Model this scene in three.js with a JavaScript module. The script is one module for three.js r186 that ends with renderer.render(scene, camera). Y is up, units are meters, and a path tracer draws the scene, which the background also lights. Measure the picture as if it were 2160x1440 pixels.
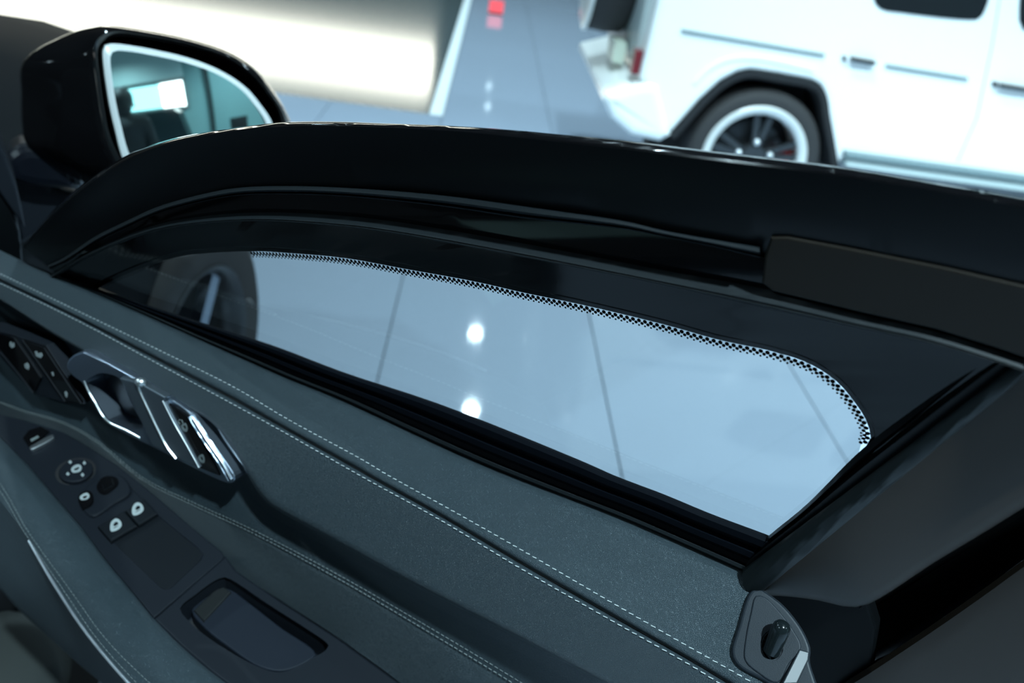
import * as THREE from 'three';
import { mergeGeometries, mergeVertices, toCreasedNormals } from 'three/addons/utils/BufferGeometryUtils.js';
import { RectAreaLightUniformsLib } from 'three/addons/lights/RectAreaLightUniformsLib.js';
import { MarchingCubes } from 'three/addons/objects/MarchingCubes.js';
RectAreaLightUniformsLib.init();

// ------------------------------------------------------------------ camera, lamps, exposure
const F = 1800, EYE = 1.64;                       // focal length in pixels of the 2160 x 1440 frame, eye height
const PITCH = 27.956 * Math.PI / 180, YAW = 4.925 * Math.PI / 180, ROLL = 9 * Math.PI / 180;
const V = (x, y, z) => new THREE.Vector3(x, y, z);
const eye = V(0, EYE, 0);
const fwd = V(Math.sin(YAW) * Math.cos(PITCH), -Math.sin(PITCH), -Math.cos(YAW) * Math.cos(PITCH));
const right0 = V(Math.cos(YAW), 0, Math.sin(YAW)), up0 = right0.clone().cross(fwd);
const camRight = right0.clone().multiplyScalar(Math.cos(ROLL)).addScaledVector(up0, Math.sin(ROLL));
const camUp = camRight.clone().cross(fwd);
const scene = new THREE.Scene();
scene.background = new THREE.Color(0x020304);
const camera = new THREE.PerspectiveCamera(2 * Math.atan(720 / F) * 180 / Math.PI, 1.5, 0.02, 120);
camera.position.copy(eye); camera.up.copy(camUp); camera.lookAt(eye.clone().add(fwd));
camera.focus = 0.70; camera.userData.fStop = 4.8;
scene.add(camera);
const renderer = new THREE.WebGLRenderer({ antialias: true });
renderer.toneMapping = THREE.LinearToneMapping;
renderer.toneMappingExposure = 1.0;
renderer.shadowMap.enabled = true;
const LAMP_POWER = 46, LAMP_COLOR = new THREE.Color().setRGB(0.64, 0.89, 1.0);     // candela of each ceiling spot, cool white
const CEILING = 7, LAMP_Y = 5.0;
const LED_POWER = 5.5, SUV_POWER = 75;

// ------------------------------------------------------------------ helpers
const ray = (px, py) => fwd.clone().addScaledVector(camRight, (px - 1080) / F).addScaledVector(camUp, -(py - 720) / F);
let seed = 7;
const rnd = () => { seed = (seed * 1664525 + 1013904223) >>> 0; return seed / 4294967296; };
class Plane3 {                                     // a plane with axes ex, ey and normal n
  constructor(o, n, ex) { this.o = o.clone(); this.n = n.clone().normalize(); this.ex = ex.clone().addScaledVector(this.n, -ex.dot(this.n)).normalize(); this.ey = this.n.clone().cross(this.ex); if (this.ey.y < -0.5) { this.ex.negate(); this.ey.negate(); } }
  at(px, py, h = 0) { const d = ray(px, py), p = this.o.clone().addScaledVector(this.n, h); return eye.clone().addScaledVector(d, p.sub(eye).dot(this.n) / d.dot(this.n)); }
  to2(p) { const q = p.clone().sub(this.o); return new THREE.Vector2(q.dot(this.ex), q.dot(this.ey)); }
  p2(px, py, h = 0) { return this.to2(this.at(px, py, h)); }
  p3(x, y, h = 0) { return this.o.clone().addScaledVector(this.ex, x).addScaledVector(this.ey, y).addScaledVector(this.n, h); }
  matrix(h = 0) { const o = this.p3(0, 0, h); return new THREE.Matrix4().makeBasis(this.ex, this.ey, this.n).setPosition(o); }
}
function spline2(pts, n, closed = false) {          // smooth curve through pixels
  const c = new THREE.CatmullRomCurve3(pts.map(p => V(p[0], p[1], 0)), closed, 'centripetal');
  const k = closed ? n : n - 1, out = [];
  for (let i = 0; i < n; i++) { const p = c.getPointAt(i / k); out.push([p.x, p.y]); }
  return out;
}
const lerpRow = (a, b, t) => a.map((p, i) => [p[0] + (b[i][0] - p[0]) * t, p[1] + (b[i][1] - p[1]) * t]);
function loft(rows, closeRing = false) {            // rows of Vector3, equal lengths; uv in metres
  const m = rows.length, n = rows[0].length, pos = [], uv = [], idx = [];
  const mid = Math.floor(n / 2); let v = 0; const vs = rows.map((r, i) => (v += i ? r[mid].distanceTo(rows[i - 1][mid]) : 0));
  rows.forEach((r, i) => { let u = 0; r.forEach((p, j) => { if (j) u += p.distanceTo(r[j - 1]); pos.push(p.x, p.y, p.z); uv.push(u, vs[i]); }); });
  for (let i = 0; i < m - 1; i++) for (let j = 0; j < n - 1; j++) { const a = i * n + j; idx.push(a, a + n, a + 1, a + 1, a + n, a + n + 1); }
  if (closeRing) for (let i = 0; i < m - 1; i++) { const a = i * n + n - 1, b = i * n; idx.push(a, a + n, b, b, a + n, b + n); }
  const g = new THREE.BufferGeometry();
  g.setAttribute('position', new THREE.Float32BufferAttribute(pos, 3)); g.setAttribute('uv', new THREE.Float32BufferAttribute(uv, 2)); g.setIndex(idx);
  g.computeVertexNormals(); return g;
}
const creased = (g, a = 0.6) => { g.deleteAttribute('normal'); return toCreasedNormals(g, a); };
function sweep(path, up, prof, cap = true) {        // profile [side, up] swept along points; up: Vector3
  const rows = [], n = path.length;
  for (let i = 0; i < n; i++) {
    const t = path[Math.min(n - 1, i + 1)].clone().sub(path[Math.max(0, i - 1)]).normalize();
    const s = t.clone().cross(up).normalize(), u = s.clone().cross(t);
    rows.push([...prof, prof[0]].map(([a, b]) => path[i].clone().addScaledVector(s, a).addScaledVector(u, b)));
  }
  if (cap) for (const e of [0, rows.length - 1]) { const c = V(0, 0, 0); rows[e].slice(0, -1).forEach(p => c.add(p)); c.divideScalar(prof.length); const r = rows[e].map(() => c.clone()); e === 0 ? rows.unshift(r) : rows.push(r); }
  return creased(loft(rows), 0.7);
}
const circleProf = (r, n = 10, sy = 1) => Array.from({ length: n }, (_, i) => [r * Math.cos(i / n * 6.28319), r * sy * Math.sin(i / n * 6.28319)]);
function shapeOf(pl, pts, h, holes = []) {
  const s = new THREE.Shape(pts.map(p => pl.p2(p[0], p[1], h)));
  for (const q of holes) s.holes.push(new THREE.Path(q.map(p => pl.p2(p[0], p[1], h))));
  return s;
}
function slab(pl, pts, h0, h1, bevel = 0, holes = []) {   // pixel outline at height h1, extruded down to h0
  return slabShape(pl, shapeOf(pl, pts, h1, holes), h0, h1, bevel);
}
function slabShape(pl, s, h0, h1, bevel = 0) {
  const b = Math.min(bevel, (h1 - h0) * 0.45);
  const g = new THREE.ExtrudeGeometry(s, { depth: h1 - h0 - 2 * b, bevelEnabled: b > 0, bevelSize: b, bevelThickness: b, bevelOffset: -b, bevelSegments: 3, steps: 1 });
  g.translate(0, 0, b); g.applyMatrix4(pl.matrix(h0)); return g;
}
const metreShape = pts => new THREE.Shape(pts.map(p => new THREE.Vector2(p[0], p[1])));
function box(w, h, d, x, y, z) { const g = new THREE.BoxGeometry(w, h, d); g.translate(x, y, z); return g; }
const names = {};
const numbered = n => { const k = names[n] = (names[n] ?? -1) + 1; return k ? `${n}_${String(k).padStart(3, '0')}` : n; };
function thing(name, label, category, base = V(0, 0, 0), group) {
  const o = new THREE.Group(); o.name = numbered(name); o.position.copy(base); o.userData = { label, category }; if (group) o.userData.group = group;
  scene.add(o); return o;
}
const worldBase = o => { const b = V(0, 0, 0); for (let q = o; q && q !== scene; q = q.parent) b.add(q.position); return b; };
function part(name, geo, mat, parent, label) {     // geometry given in world coordinates, parent groups are only moved, never turned
  const b = worldBase(parent); geo.translate(-b.x, -b.y, -b.z);
  const m = new THREE.Mesh(geo, mat); m.name = name; m.castShadow = m.receiveShadow = true; parent.add(m);
  if (label) m.userData.label = label; return m;
}
function solo(name, geo, mat, label, category, group) { const o = part(numbered(name), geo, mat, scene, label); o.userData.category = category; if (group) o.userData.group = group; return o; }
function structure(name, geo, mat, label) { const o = part(name, geo, mat, scene, label); o.userData.kind = 'structure'; return o; }
const flat = gs => mergeGeometries(gs.map(g => { g = g.index ? g.toNonIndexed() : g; if (!g.attributes.uv) g.setAttribute('uv', new THREE.Float32BufferAttribute(new Float32Array(g.attributes.position.count * 2), 2)); return g; }));

// ------------------------------------------------------------------ textures and materials
function grain(size, cells, fn) {
  const d = new Uint8Array(size * size * 4), pts = [];
  for (let i = 0; i < cells * cells; i++) pts.push([(i % cells + rnd()) / cells, (Math.floor(i / cells) + rnd()) / cells]);
  for (let y = 0; y < size; y++) for (let x = 0; x < size; x++) {
    const fx = (x + 0.5) / size, fy = (y + 0.5) / size, cx = Math.floor(fx * cells), cy = Math.floor(fy * cells); let a = 9, b = 9;
    for (let j = -1; j <= 1; j++) for (let i = -1; i <= 1; i++) {
      const p = pts[((cy + j + cells) % cells) * cells + (cx + i + cells) % cells]; let dx = Math.abs(p[0] - fx), dy = Math.abs(p[1] - fy); dx = Math.min(dx, 1 - dx); dy = Math.min(dy, 1 - dy);
      const r = Math.hypot(dx, dy) * cells; if (r < a) { b = a; a = r; } else if (r < b) b = r;
    }
    const v = Math.round(255 * fn(a, b)); d.set([v, v, v, 255], (y * size + x) * 4);
  }
  const t = new THREE.DataTexture(d, size, size); t.wrapS = t.wrapT = THREE.RepeatWrapping; t.magFilter = THREE.LinearFilter; t.minFilter = THREE.LinearMipmapLinearFilter; t.generateMipmaps = true; t.needsUpdate = true; return t;
}
const leatherTex = grain(512, 40, (a, b) => Math.min(1, Math.max(0, (b - a) * 2.6)));
leatherTex.repeat.set(1 / 0.052, 1 / 0.052);
const plasticTex = grain(256, 48, (a, b) => Math.min(1, a)); plasticTex.repeat.set(1 / 0.03, 1 / 0.03);
const C = (r, g, b) => new THREE.Color().setRGB(r, g, b);
const std = (color, roughness, o = {}) => new THREE.MeshStandardMaterial({ color, roughness, metalness: 0, side: THREE.DoubleSide, ...o });
const phy = (color, roughness, o = {}) => new THREE.MeshPhysicalMaterial({ color, roughness, metalness: 0, side: THREE.DoubleSide, ...o });
const M = {
  leather: std(C(0.029, 0.045, 0.055), 0.5, { bumpMap: leatherTex, bumpScale: 0.0006 }),
  plastic: phy(C(0.0055, 0.0075, 0.011), 0.55, { specularIntensity: 0.35, bumpMap: plasticTex, bumpScale: 0.00006 }),
  darkPlastic: phy(C(0.0035, 0.005, 0.007), 0.6, { specularIntensity: 0.3 }),
  thread: std(C(0.42, 0.46, 0.46), 0.7),
  threadGrey: std(C(0.14, 0.16, 0.16), 0.8),
  gloss: phy(C(0.003, 0.003, 0.0035), 0.08, { specularIntensity: 0.55 }),
  satinBlack: phy(C(0.0022, 0.0028, 0.0035), 0.34, { specularIntensity: 0.35 }),
  rubber: phy(C(0.006, 0.009, 0.011), 0.6, { specularIntensity: 0.6 }),
  sealBlack: phy(C(0.002, 0.003, 0.005), 0.6, { specularIntensity: 0.1 }),
  trimReflectTint: phy(C(0.026, 0.018, 0.012), 0.5, { specularIntensity: 0.4 }),  // warm tint stands in for brown reflections
  chrome: std(C(0.80, 0.84, 0.86), 0.34, { metalness: 1 }),
  satin: std(C(0.30, 0.35, 0.42), 0.34, { metalness: 1 }),
  lever: std(C(0.16, 0.19, 0.22), 0.4, { metalness: 0.9 }),
  icon: std(C(0.28, 0.31, 0.31), 0.6),
  iconDim: std(C(0.12, 0.14, 0.14), 0.6),
  glass: phy(C(0.45, 0.455, 0.45), 0.0, { transmission: 1, thickness: 0, ior: 1.5 }),
  mirror: std(C(0.62, 0.86, 0.86), 0.03, { metalness: 1 }),
  paint: phy(C(0.004, 0.005, 0.008), 0.3, { clearcoat: 0.4, clearcoatRoughness: 0.04, specularIntensity: 0.4 }),
  tyre: std(C(0.022, 0.022, 0.023), 0.8),
  white: phy(C(0.86, 0.88, 0.86), 0.35, { clearcoat: 0.6, clearcoatRoughness: 0.1 }),
  greyTrim: std(C(0.16, 0.22, 0.23), 0.5),
  black: std(C(0.006, 0.006, 0.007), 0.7),
  rim: std(C(0.72, 0.73, 0.70), 0.3, { metalness: 0.3 }),
  spoke: std(C(0.05, 0.055, 0.06), 0.3, { metalness: 0.6 }),
  red: std(C(0.55, 0.02, 0.02), 0.4),
  tailRed: phy(C(0.16, 0.015, 0.02), 0.2, {}),
  darkGlass: phy(C(0.012, 0.014, 0.016), 0.05, {}),
  floorBlue: phy(C(0.30, 0.36, 0.44), 0.05, { specularIntensity: 0.8 }),
  floorGrey: phy(C(0.075, 0.10, 0.105), 0.13, { specularIntensity: 1 }),
  strip: std(C(0.70, 0.78, 0.80), 0.35),
  wall: std(C(0.10, 0.12, 0.125), 0.8),
  ceiling: std(C(0.03, 0.03, 0.035), 0.9),
  carpet: std(C(0.02, 0.02, 0.022), 0.95),
};

// ------------------------------------------------------------------ hall
const X0 = -16, X1 = 13, Z0 = -38, Z1 = 10;
const fl = structure('floor', box(X1 - X0, 0.2, Z1 - Z0, (X0 + X1) / 2, -0.13, (Z0 + Z1) / 2), std(C(0.10, 0.12, 0.15), 0.8), 'showroom floor of pale blue panels beside grey polished floor');
const ZB = -6.62;                                  // the polished grey floor begins here
part('grey_floor', box(-0.34 - X0, 0.026, ZB - Z0, (X0 - 0.34) / 2, -0.013, (Z0 + ZB) / 2), M.floorGrey, fl, 'polished grey floor');
part('floor_strip', box(0.10, 0.03, ZB - Z0, -0.285, -0.0135, (Z0 + ZB) / 2), M.strip, fl, 'white border strip');
{
  const w = 0.85, l = 6, gap = 0.006, xs = -0.232, cols = 8;
  const g0 = new THREE.BoxGeometry(w - gap, 0.026, l - gap), gs = new THREE.BoxGeometry(w - gap, 0.026, 2.02 - gap);
  const put = (g, x, z) => { const m = new THREE.Mesh(g, M.floorBlue); m.name = 'floor_panel'; m.castShadow = m.receiveShadow = true; m.position.set(x, -0.013, z).sub(worldBase(fl)); fl.add(m); };
  for (let i = -4; i < cols; i++) for (let j = 0; j < 4; j++) { const z = 1.4 - l * (j + 0.5); if (i >= 0 || j === 0) put(g0, xs + w * (i + 0.5), z); else if (j === 1) put(gs, xs + w * (i + 0.5), -4.6 - 1.01); }
  const xr = xs + w * cols, xl = xs - w * 4, zr = 1.4 - l * 4;
  part('outer_floor', box(X1 - xr, 0.026, Z1 - Z0, (X1 + xr) / 2, -0.013, (Z0 + Z1) / 2), M.floorBlue, fl);
  part('outer_floor', box(xr - xs, 0.026, zr - Z0, (xr + xs) / 2, -0.013, (Z0 + zr) / 2), M.floorBlue, fl);
  part('outer_floor', box(xr - xl, 0.026, Z1 - 1.4, (xr + xl) / 2, -0.013, (Z1 + 1.4) / 2), M.floorBlue, fl);
  part('outer_floor', box(xl - X0, 0.026, Z1 - ZB, (xl + X0) / 2, -0.013, (Z1 + ZB) / 2), M.floorBlue, fl);
}
structure('ceiling', box(X1 - X0 + 0.6, 0.2, Z1 - Z0 + 0.6, (X0 + X1) / 2, CEILING + 0.1, (Z0 + Z1) / 2), M.ceiling, 'dark hall ceiling');
structure('wall_left', box(0.3, CEILING + 0.2, Z1 - Z0, X0 - 0.15, CEILING / 2 - 0.1, (Z0 + Z1) / 2), M.wall, 'dark grey hall wall');
structure('wall_right', box(0.3, CEILING + 0.2, Z1 - Z0, X1 + 0.15, CEILING / 2 - 0.1, (Z0 + Z1) / 2), std(C(0.26, 0.40, 0.39), 0.8), 'grey green hall wall');
structure('wall_front', box(X1 - X0 + 0.6, CEILING + 0.2, 0.3, (X0 + X1) / 2, CEILING / 2 - 0.1, Z0 - 0.15), M.wall, 'dark grey hall wall beyond the vehicles');
structure('wall_back', box(X1 - X0 + 0.6, CEILING + 0.2, 0.3, (X0 + X1) / 2, CEILING / 2 - 0.1, Z1 + 0.15), std(C(0.16, 0.24, 0.25), 0.8), 'grey green hall wall behind the dark car');

// ceiling spots, hung on thin stems
const stem = (x, y, z) => { const g = new THREE.CylinderGeometry(0.012, 0.012, CEILING - y, 8); g.translate(x, (CEILING + y) / 2, z); return g; };
function ceilingLamp(x, z, power = LAMP_POWER) {
  const t = thing('ceiling_spot', 'round white spot lamp hung on a stem below the dark hall ceiling', 'lamp', V(x, LAMP_Y, z), 'ceiling spots of the hall');
  const can = new THREE.CylinderGeometry(0.11, 0.11, 0.1, 20, 1, true); can.translate(x, LAMP_Y + 0.05, z); part('housing', can, M.darkPlastic, t); part('stem', stem(x, LAMP_Y + 0.1, z), M.darkPlastic, t);
  const lens = new THREE.SphereGeometry(0.1, 20, 8, 0, Math.PI * 2, Math.PI / 2, Math.PI / 2); lens.translate(x, LAMP_Y + 0.03, z);
  part('lamp_lens', lens, new THREE.MeshStandardMaterial({ color: 0xffffff, emissive: LAMP_COLOR, emissiveIntensity: 8 }), t, 'glowing lens');
  const s = new THREE.SpotLight(LAMP_COLOR, power, 0, 1.25, 0.5, 2); s.position.set(0, -0.085, 0); s.castShadow = true; s.shadow.radius = 4;
  s.target.position.set(0, -1, 0); t.add(s); t.add(s.target);
}
for (const z of [-3.6, -7.2, -10.1, -12.4, -17, -22, -28.8, -32]) ceilingLamp(0.45, z);
ceilingLamp(0.9, 1.5, 2.8 * LAMP_POWER);
for (const z of [2, -2, -5.5, -14, -20]) ceilingLamp(4.6, z);
for (const z of [2, -2, -6.5, -13]) ceilingLamp(-4.4, z);
for (const z of [1, -4, -10]) ceilingLamp(8.8, z);
for (const z of [0, -9]) ceilingLamp(-9.5, z);
for (const z of [6, 0.5]) ceilingLamp(10.6, z, 1.5 * LAMP_POWER);  // lamps added to brighten the right hall wall

function addedSpot(x, z, tx, ty, tz, power, angle) {  // spots added out of view to brighten the white vehicle
  const at = V(x, LAMP_Y - 0.1, z), to = V(tx, ty, tz), d = to.clone().sub(at).normalize(), q = new THREE.Quaternion().setFromUnitVectors(V(0, -1, 0), d);
  const t = thing('added_spot', 'added white spot lamp that brightens the boxy white vehicle', 'lamp', at, 'added spots that brighten the white vehicle');
  const can = new THREE.CylinderGeometry(0.08, 0.08, 0.2, 20, 1, true); can.translate(0, 0.1, 0); can.applyQuaternion(q); can.translate(at.x, at.y, at.z); part('housing', can, M.darkPlastic, t); part('stem', stem(x, LAMP_Y + 0.02, z + 0.06), M.darkPlastic, t);
  const lens = new THREE.CylinderGeometry(0.075, 0.075, 0.012, 20); lens.translate(0, 0.03, 0); lens.applyQuaternion(q); lens.translate(at.x, at.y, at.z);
  part('lamp_lens', lens, new THREE.MeshStandardMaterial({ color: 0xffffff, emissive: LAMP_COLOR, emissiveIntensity: 8 }), t, 'glowing lens');
  const s = new THREE.SpotLight(LAMP_COLOR, power, 0, angle, 0.6, 2); s.castShadow = true; s.shadow.radius = 3; s.target.position.copy(d); t.add(s); t.add(s.target);
}
for (const [x, tx] of [[0.4, 1.2], [2.0, 2.2], [3.8, 3.4], [5.4, 4.6]]) addedSpot(x, -1.2, tx, 0.9, -5, SUV_POWER, 0.5);

// long bright display wall that the grey floor mirrors
{
  const x0 = -15, x1 = -1.15, y0 = 2.25, y1 = 3.3, z = -22;
  const t = thing('display_wall', 'long white glowing display wall mirrored in the grey floor', 'display', V((x0 + x1) / 2, 0, z));
  part('cabinet', box(x1 - x0 + 0.2, 4.0, 0.25, (x0 + x1) / 2, 2.0, z - 0.15), std(C(0.12, 0.145, 0.145), 0.7), t, 'grey cabinet');
  const g = box(x1 - x0, y1 - y0, 0.02, (x0 + x1) / 2, (y0 + y1) / 2, z);
  part('screen', g, new THREE.MeshStandardMaterial({ color: 0x000000, emissive: C(1, 1, 0.86), emissiveIntensity: LED_POWER }), t, 'glowing white screen');
  const l = new THREE.RectAreaLight(C(1, 1, 0.86), LED_POWER * 0.5, x1 - x0, y1 - y0); l.position.set(0, (y0 + y1) / 2, 0.03); l.lookAt(0, 0, 0); t.add(l);
  l.rotation.set(0, Math.PI, 0);
}

// ------------------------------------------------------------------ the open car door: planes
const SL = -3 * Math.PI / 180, TH = 15 * Math.PI / 180;
const Pn = eye.clone().addScaledVector(ray(1590, 1190), 0.72);
let dfar = 1.14; { let best = 9; for (let d = 0.9; d < 1.6; d += 0.001) { const v = eye.clone().addScaledVector(ray(60, 545), d).sub(Pn); const e = Math.abs(Math.asin(v.y / v.length()) - SL); if (e < best) { best = e; dfar = d; } } }
const Pf = eye.clone().addScaledVector(ray(60, 545), dfar);
const U = Pf.clone().sub(Pn).normalize(), Uh = V(U.x, 0, U.z).normalize();
const IN = Uh.clone().cross(V(0, 1, 0)); if (IN.dot(eye.clone().sub(Pn)) < 0) IN.negate();      // horizontal, towards the inside of the car
const Wt = V(0, Math.cos(TH), 0).addScaledVector(IN, Math.sin(TH)); const WN = U.clone().cross(Wt).normalize(); if (WN.dot(eye.clone().sub(Pn)) < 0) WN.negate();
const win = new Plane3(Pn, WN, U);                 // window plane, heights h towards the camera
const inner = n => new Plane3(Pn.clone().addScaledVector(IN, n), IN, Uh);   // vertical planes parallel to the door
console.log('door', Pn.toArray(), Pf.toArray(), Pf.distanceTo(Pn), IN.toArray(), WN.toArray());
const car = thing('car', 'dark car with its front door open: leather trim, raised window, side mirror', 'car', V(-1.55, 0, -0.6));
const door = car;                                  // the door's pieces are parts of the car
const NS = 90;
const offsetRow = (row, d) => row.map((p, i) => { const a = row[Math.max(0, i - 1)], b = row[Math.min(row.length - 1, i + 1)], dx = b[0] - a[0], dy = b[1] - a[1], l = Math.hypot(dx, dy); return [p[0] + dy / l * d, p[1] - dx / l * d]; });
const W3 = (row, h) => row.map((p, i) => win.at(p[0], p[1], typeof h === 'function' ? h(i / (row.length - 1)) : h));
const WIDE = t => t < 0.5 ? -0.014 * (1 - 2 * t) : 0.012 * (2 * t - 1);   // the trim grows wider towards the rear
const I3 = (row, n, w = 1) => row.map((p, i) => inner(n + w * WIDE(i / (row.length - 1))).at(p[0], p[1]));

// ---- window frame, rows traced from the front tip to the rear
const A1 = spline2([[50, 517], [75, 486], [125, 430], [185, 380], [255, 334], [280, 321], [367, 292], [500, 269], [600, 258], [720, 257], [800, 260], [1000, 268], [1200, 285], [1320, 297], [1500, 319], [1778, 353], [2000, 390], [2160, 418], [2450, 475]], NS);
const A0 = spline2([[52, 524], [79, 491], [130, 436], [190, 387], [260, 341], [285, 328], [370, 299], [500, 276], [600, 267], [720, 267], [840, 270], [1000, 280], [1200, 302], [1320, 315], [1500, 338], [1778, 372], [2000, 408], [2160, 438], [2450, 497]], NS);
const B0 = spline2([[100, 560], [133, 545], [200, 500], [267, 467], [333, 437], [433, 409], [500, 397], [600, 393], [733, 397], [933, 413], [1133, 440], [1320, 467], [1400, 486], [1515, 507], [1610, 523], [1800, 560], [2160, 640], [2450, 710]], NS);
const B1 = spline2([[104, 566], [138, 552], [205, 509], [270, 477], [337, 448], [436, 422], [500, 411], [600, 408], [733, 413], [933, 433], [1100, 457], [1320, 482], [1400, 498], [1515, 521], [1606, 542], [1800, 580], [2160, 662], [2450, 732]], NS);
const C0 = spline2([[115, 575], [123, 571], [167, 543], [233, 510], [333, 473], [433, 455], [567, 447], [720, 454], [800, 462], [933, 482], [1080, 508], [1225, 535], [1400, 569], [1629, 611], [1820, 657], [1973, 691], [2107, 733], [2450, 850]], NS);
const C1 = spline2([[122, 582], [130, 577], [172, 551], [238, 519], [337, 483], [436, 467], [567, 461], [720, 472], [800, 481], [933, 503], [1080, 530], [1225, 558], [1400, 592], [1629, 645], [1782, 676], [1935, 707], [2087, 746], [2450, 875]], NS);
const E0 = spline2([[200, 613], [225, 598], [300, 565], [380, 541], [450, 533], [540, 530], [600, 533], [725, 544], [850, 566], [1008, 595], [1100, 616], [1225, 642], [1400, 684], [1515, 716], [1629, 741], [1705, 766], [1763, 803], [1801, 846], [1828, 889], [1836, 927], [1812, 954]], NS);
const E0s = spline2([[200, 613], [225, 598], [300, 565], [380, 541], [450, 533], [540, 530], [600, 533], [725, 544], [850, 566], [1008, 595], [1225, 642], [1400, 684], [1515, 716], [1629, 741], [1705, 766], [1763, 803], [1801, 846], [1828, 889], [1836, 927], [1900, 885], [2080, 770], [2450, 600]].slice(0, 19), NS);
part('window_frame', creased(loft([W3(A1, -0.045), W3(A1, 0.004), W3(lerpRow(A1, A0, 0.3), 0.013), W3(lerpRow(A1, A0, 0.7), 0.018), W3(A0, 0.019)]), 0.9), M.gloss, door, 'glossy black rounded rim');
part('frame_face', creased(loft([W3(A0, 0.019), W3(lerpRow(A0, B0, 0.5), 0.021), W3(B0, 0.016), W3(B1, 0.006)]), 0.5), M.satinBlack, door, 'matt black frame face');
const clip = row => spline2(row.filter(p => p[0] < 1618), NS), B0c = clip(B0), B1c = clip(B1);
part('frame_seal', creased(loft([W3(lerpRow(B0c, B1c, -0.1), 0.016), W3(lerpRow(B0c, B1c, 0.1), 0.02), W3(lerpRow(B0c, B1c, 0.5), 0.0215), W3(lerpRow(B0c, B1c, 0.72), 0.018), W3(lerpRow(B0c, B1c, 0.85), 0.006), W3(B1c, 0.0185), W3(lerpRow(B0c, B1c, 1.12), 0.0125)]), 0.5), M.rubber, door, 'thin rubber seal strip');
part('inner_frame', creased(loft([W3(B1, 0.012), W3(C0, 0.0125), W3(C1, 0.0105), W3(lerpRow(C1, offsetRow(E0, 14), 0.5), 0.0075), W3(offsetRow(E0, 11), 0.0045), W3(offsetRow(E0, 8), 0.001), W3(E0, 0.0004), W3(E0, -0.03)]), 0.5), M.gloss, door, 'glossy black inner frame');
{
  const mid = lerpRow(C0, C1, 0.5), p = W3(mid, 0.012), wd = W3(C0, 0.012).map((q, i) => q.distanceTo(W3(C1, 0.012)[i]) / 2);
  const rows = []; const prof = [[-1, -0.2], [-0.95, 0.45], [-0.6, 0.85], [-0.3, 1.0], [-0.05, 0.92], [0.1, 1.0], [0.35, 0.92], [0.6, 0.8], [0.9, 0.4], [1, -0.2]];
  for (const [s, u] of prof) rows.push(p.map((q, i) => { const t = p[Math.min(NS - 1, i + 1)].clone().sub(p[Math.max(0, i - 1)]).normalize(); const sd = WN.clone().cross(t).normalize(); return q.clone().addScaledVector(sd, s * wd[i] * -1).addScaledVector(WN, u * 0.009); }));
  part('glass_run_seal', creased(loft(rows), 0.9), M.rubber, door, 'ribbed rubber glass seal');
}
part('frame_back', creased(loft([W3(A1, -0.045), W3(C1, -0.048), W3(E0, -0.03)]), 0.5), M.gloss, door, 'black outer face of the frame');
{
  const e = NS - 1, pts = [win.at(...A1[e], -0.045), win.at(...A1[e], 0.004), win.at(...lerpRow(A1, A0, 0.5)[e], 0.016), win.at(...A0[e], 0.019), win.at(...B0[e], 0.016), win.at(...C0[e], 0.0125), win.at(...C1[e], 0.0105), win.at(...C1[e], -0.048)];
  const c = pts.reduce((a, p) => a.add(p), V(0, 0, 0)).divideScalar(pts.length), ring = [...pts, pts[0]];
  part('frame_end', creased(loft([ring, ring.map(() => c.clone())]), 0.3), M.satinBlack, door);
}
// glossy panel at the rear upper corner of the frame
part('corner_panel', slab(win, [[1606, 597], [1612, 540], [1625, 501], [1660, 500], [1800, 526], [2000, 566], [2160, 603], [2330, 648], [2330, 815], [2107, 737], [1973, 695], [1820, 661], [1629, 615]], 0.010, 0.020, 0.0018), phy(C(0.014, 0.011, 0.008), 0.45, { specularIntensity: 0.4 }), door, 'satin corner panel, its olive brown standing in for a reflection');  // olive brown is a reflection put into the colour

// ---- belt seal between glass and leather
const F0 = spline2([[115, 580], [180, 600], [300, 640], [420, 678], [530, 713], [600, 737], [720, 783], [933, 854], [1225, 971], [1300, 1004], [1400, 1042], [1499, 1083], [1622, 1129], [1680, 1152]], NS);
const G0 = spline2([[45, 548], [133, 587], [300, 660], [400, 706], [500, 750], [600, 794], [720, 843], [870, 915], [1017, 981], [1160, 1038], [1300, 1091], [1430, 1147], [1563, 1207], [1620, 1234]], NS);
{
  const R = (t, h) => W3(lerpRow(F0, G0, t), h);
  part('belt_seal', creased(loft([R(0, -0.02), R(0, 0.001), R(0.05, 0.005), R(0.16, 0.0085), R(0.3, 0.0095), R(0.4, 0.004), R(0.5, 0.010), R(0.62, 0.011), R(0.68, 0.006), R(0.78, 0.009), R(0.84, 0.009)]), 0.5), M.sealBlack, door, 'ribbed black belt seal');
  part('belt_moulding', creased(loft([R(0.83, 0.004), R(0.85, 0.0125), R(0.92, 0.0135), R(0.95, 0.011), R(1.0, 0.007), R(1.05, 0.003)]), 0.5), M.rubber, door, 'thin rubber lip along the leather');
}
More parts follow.
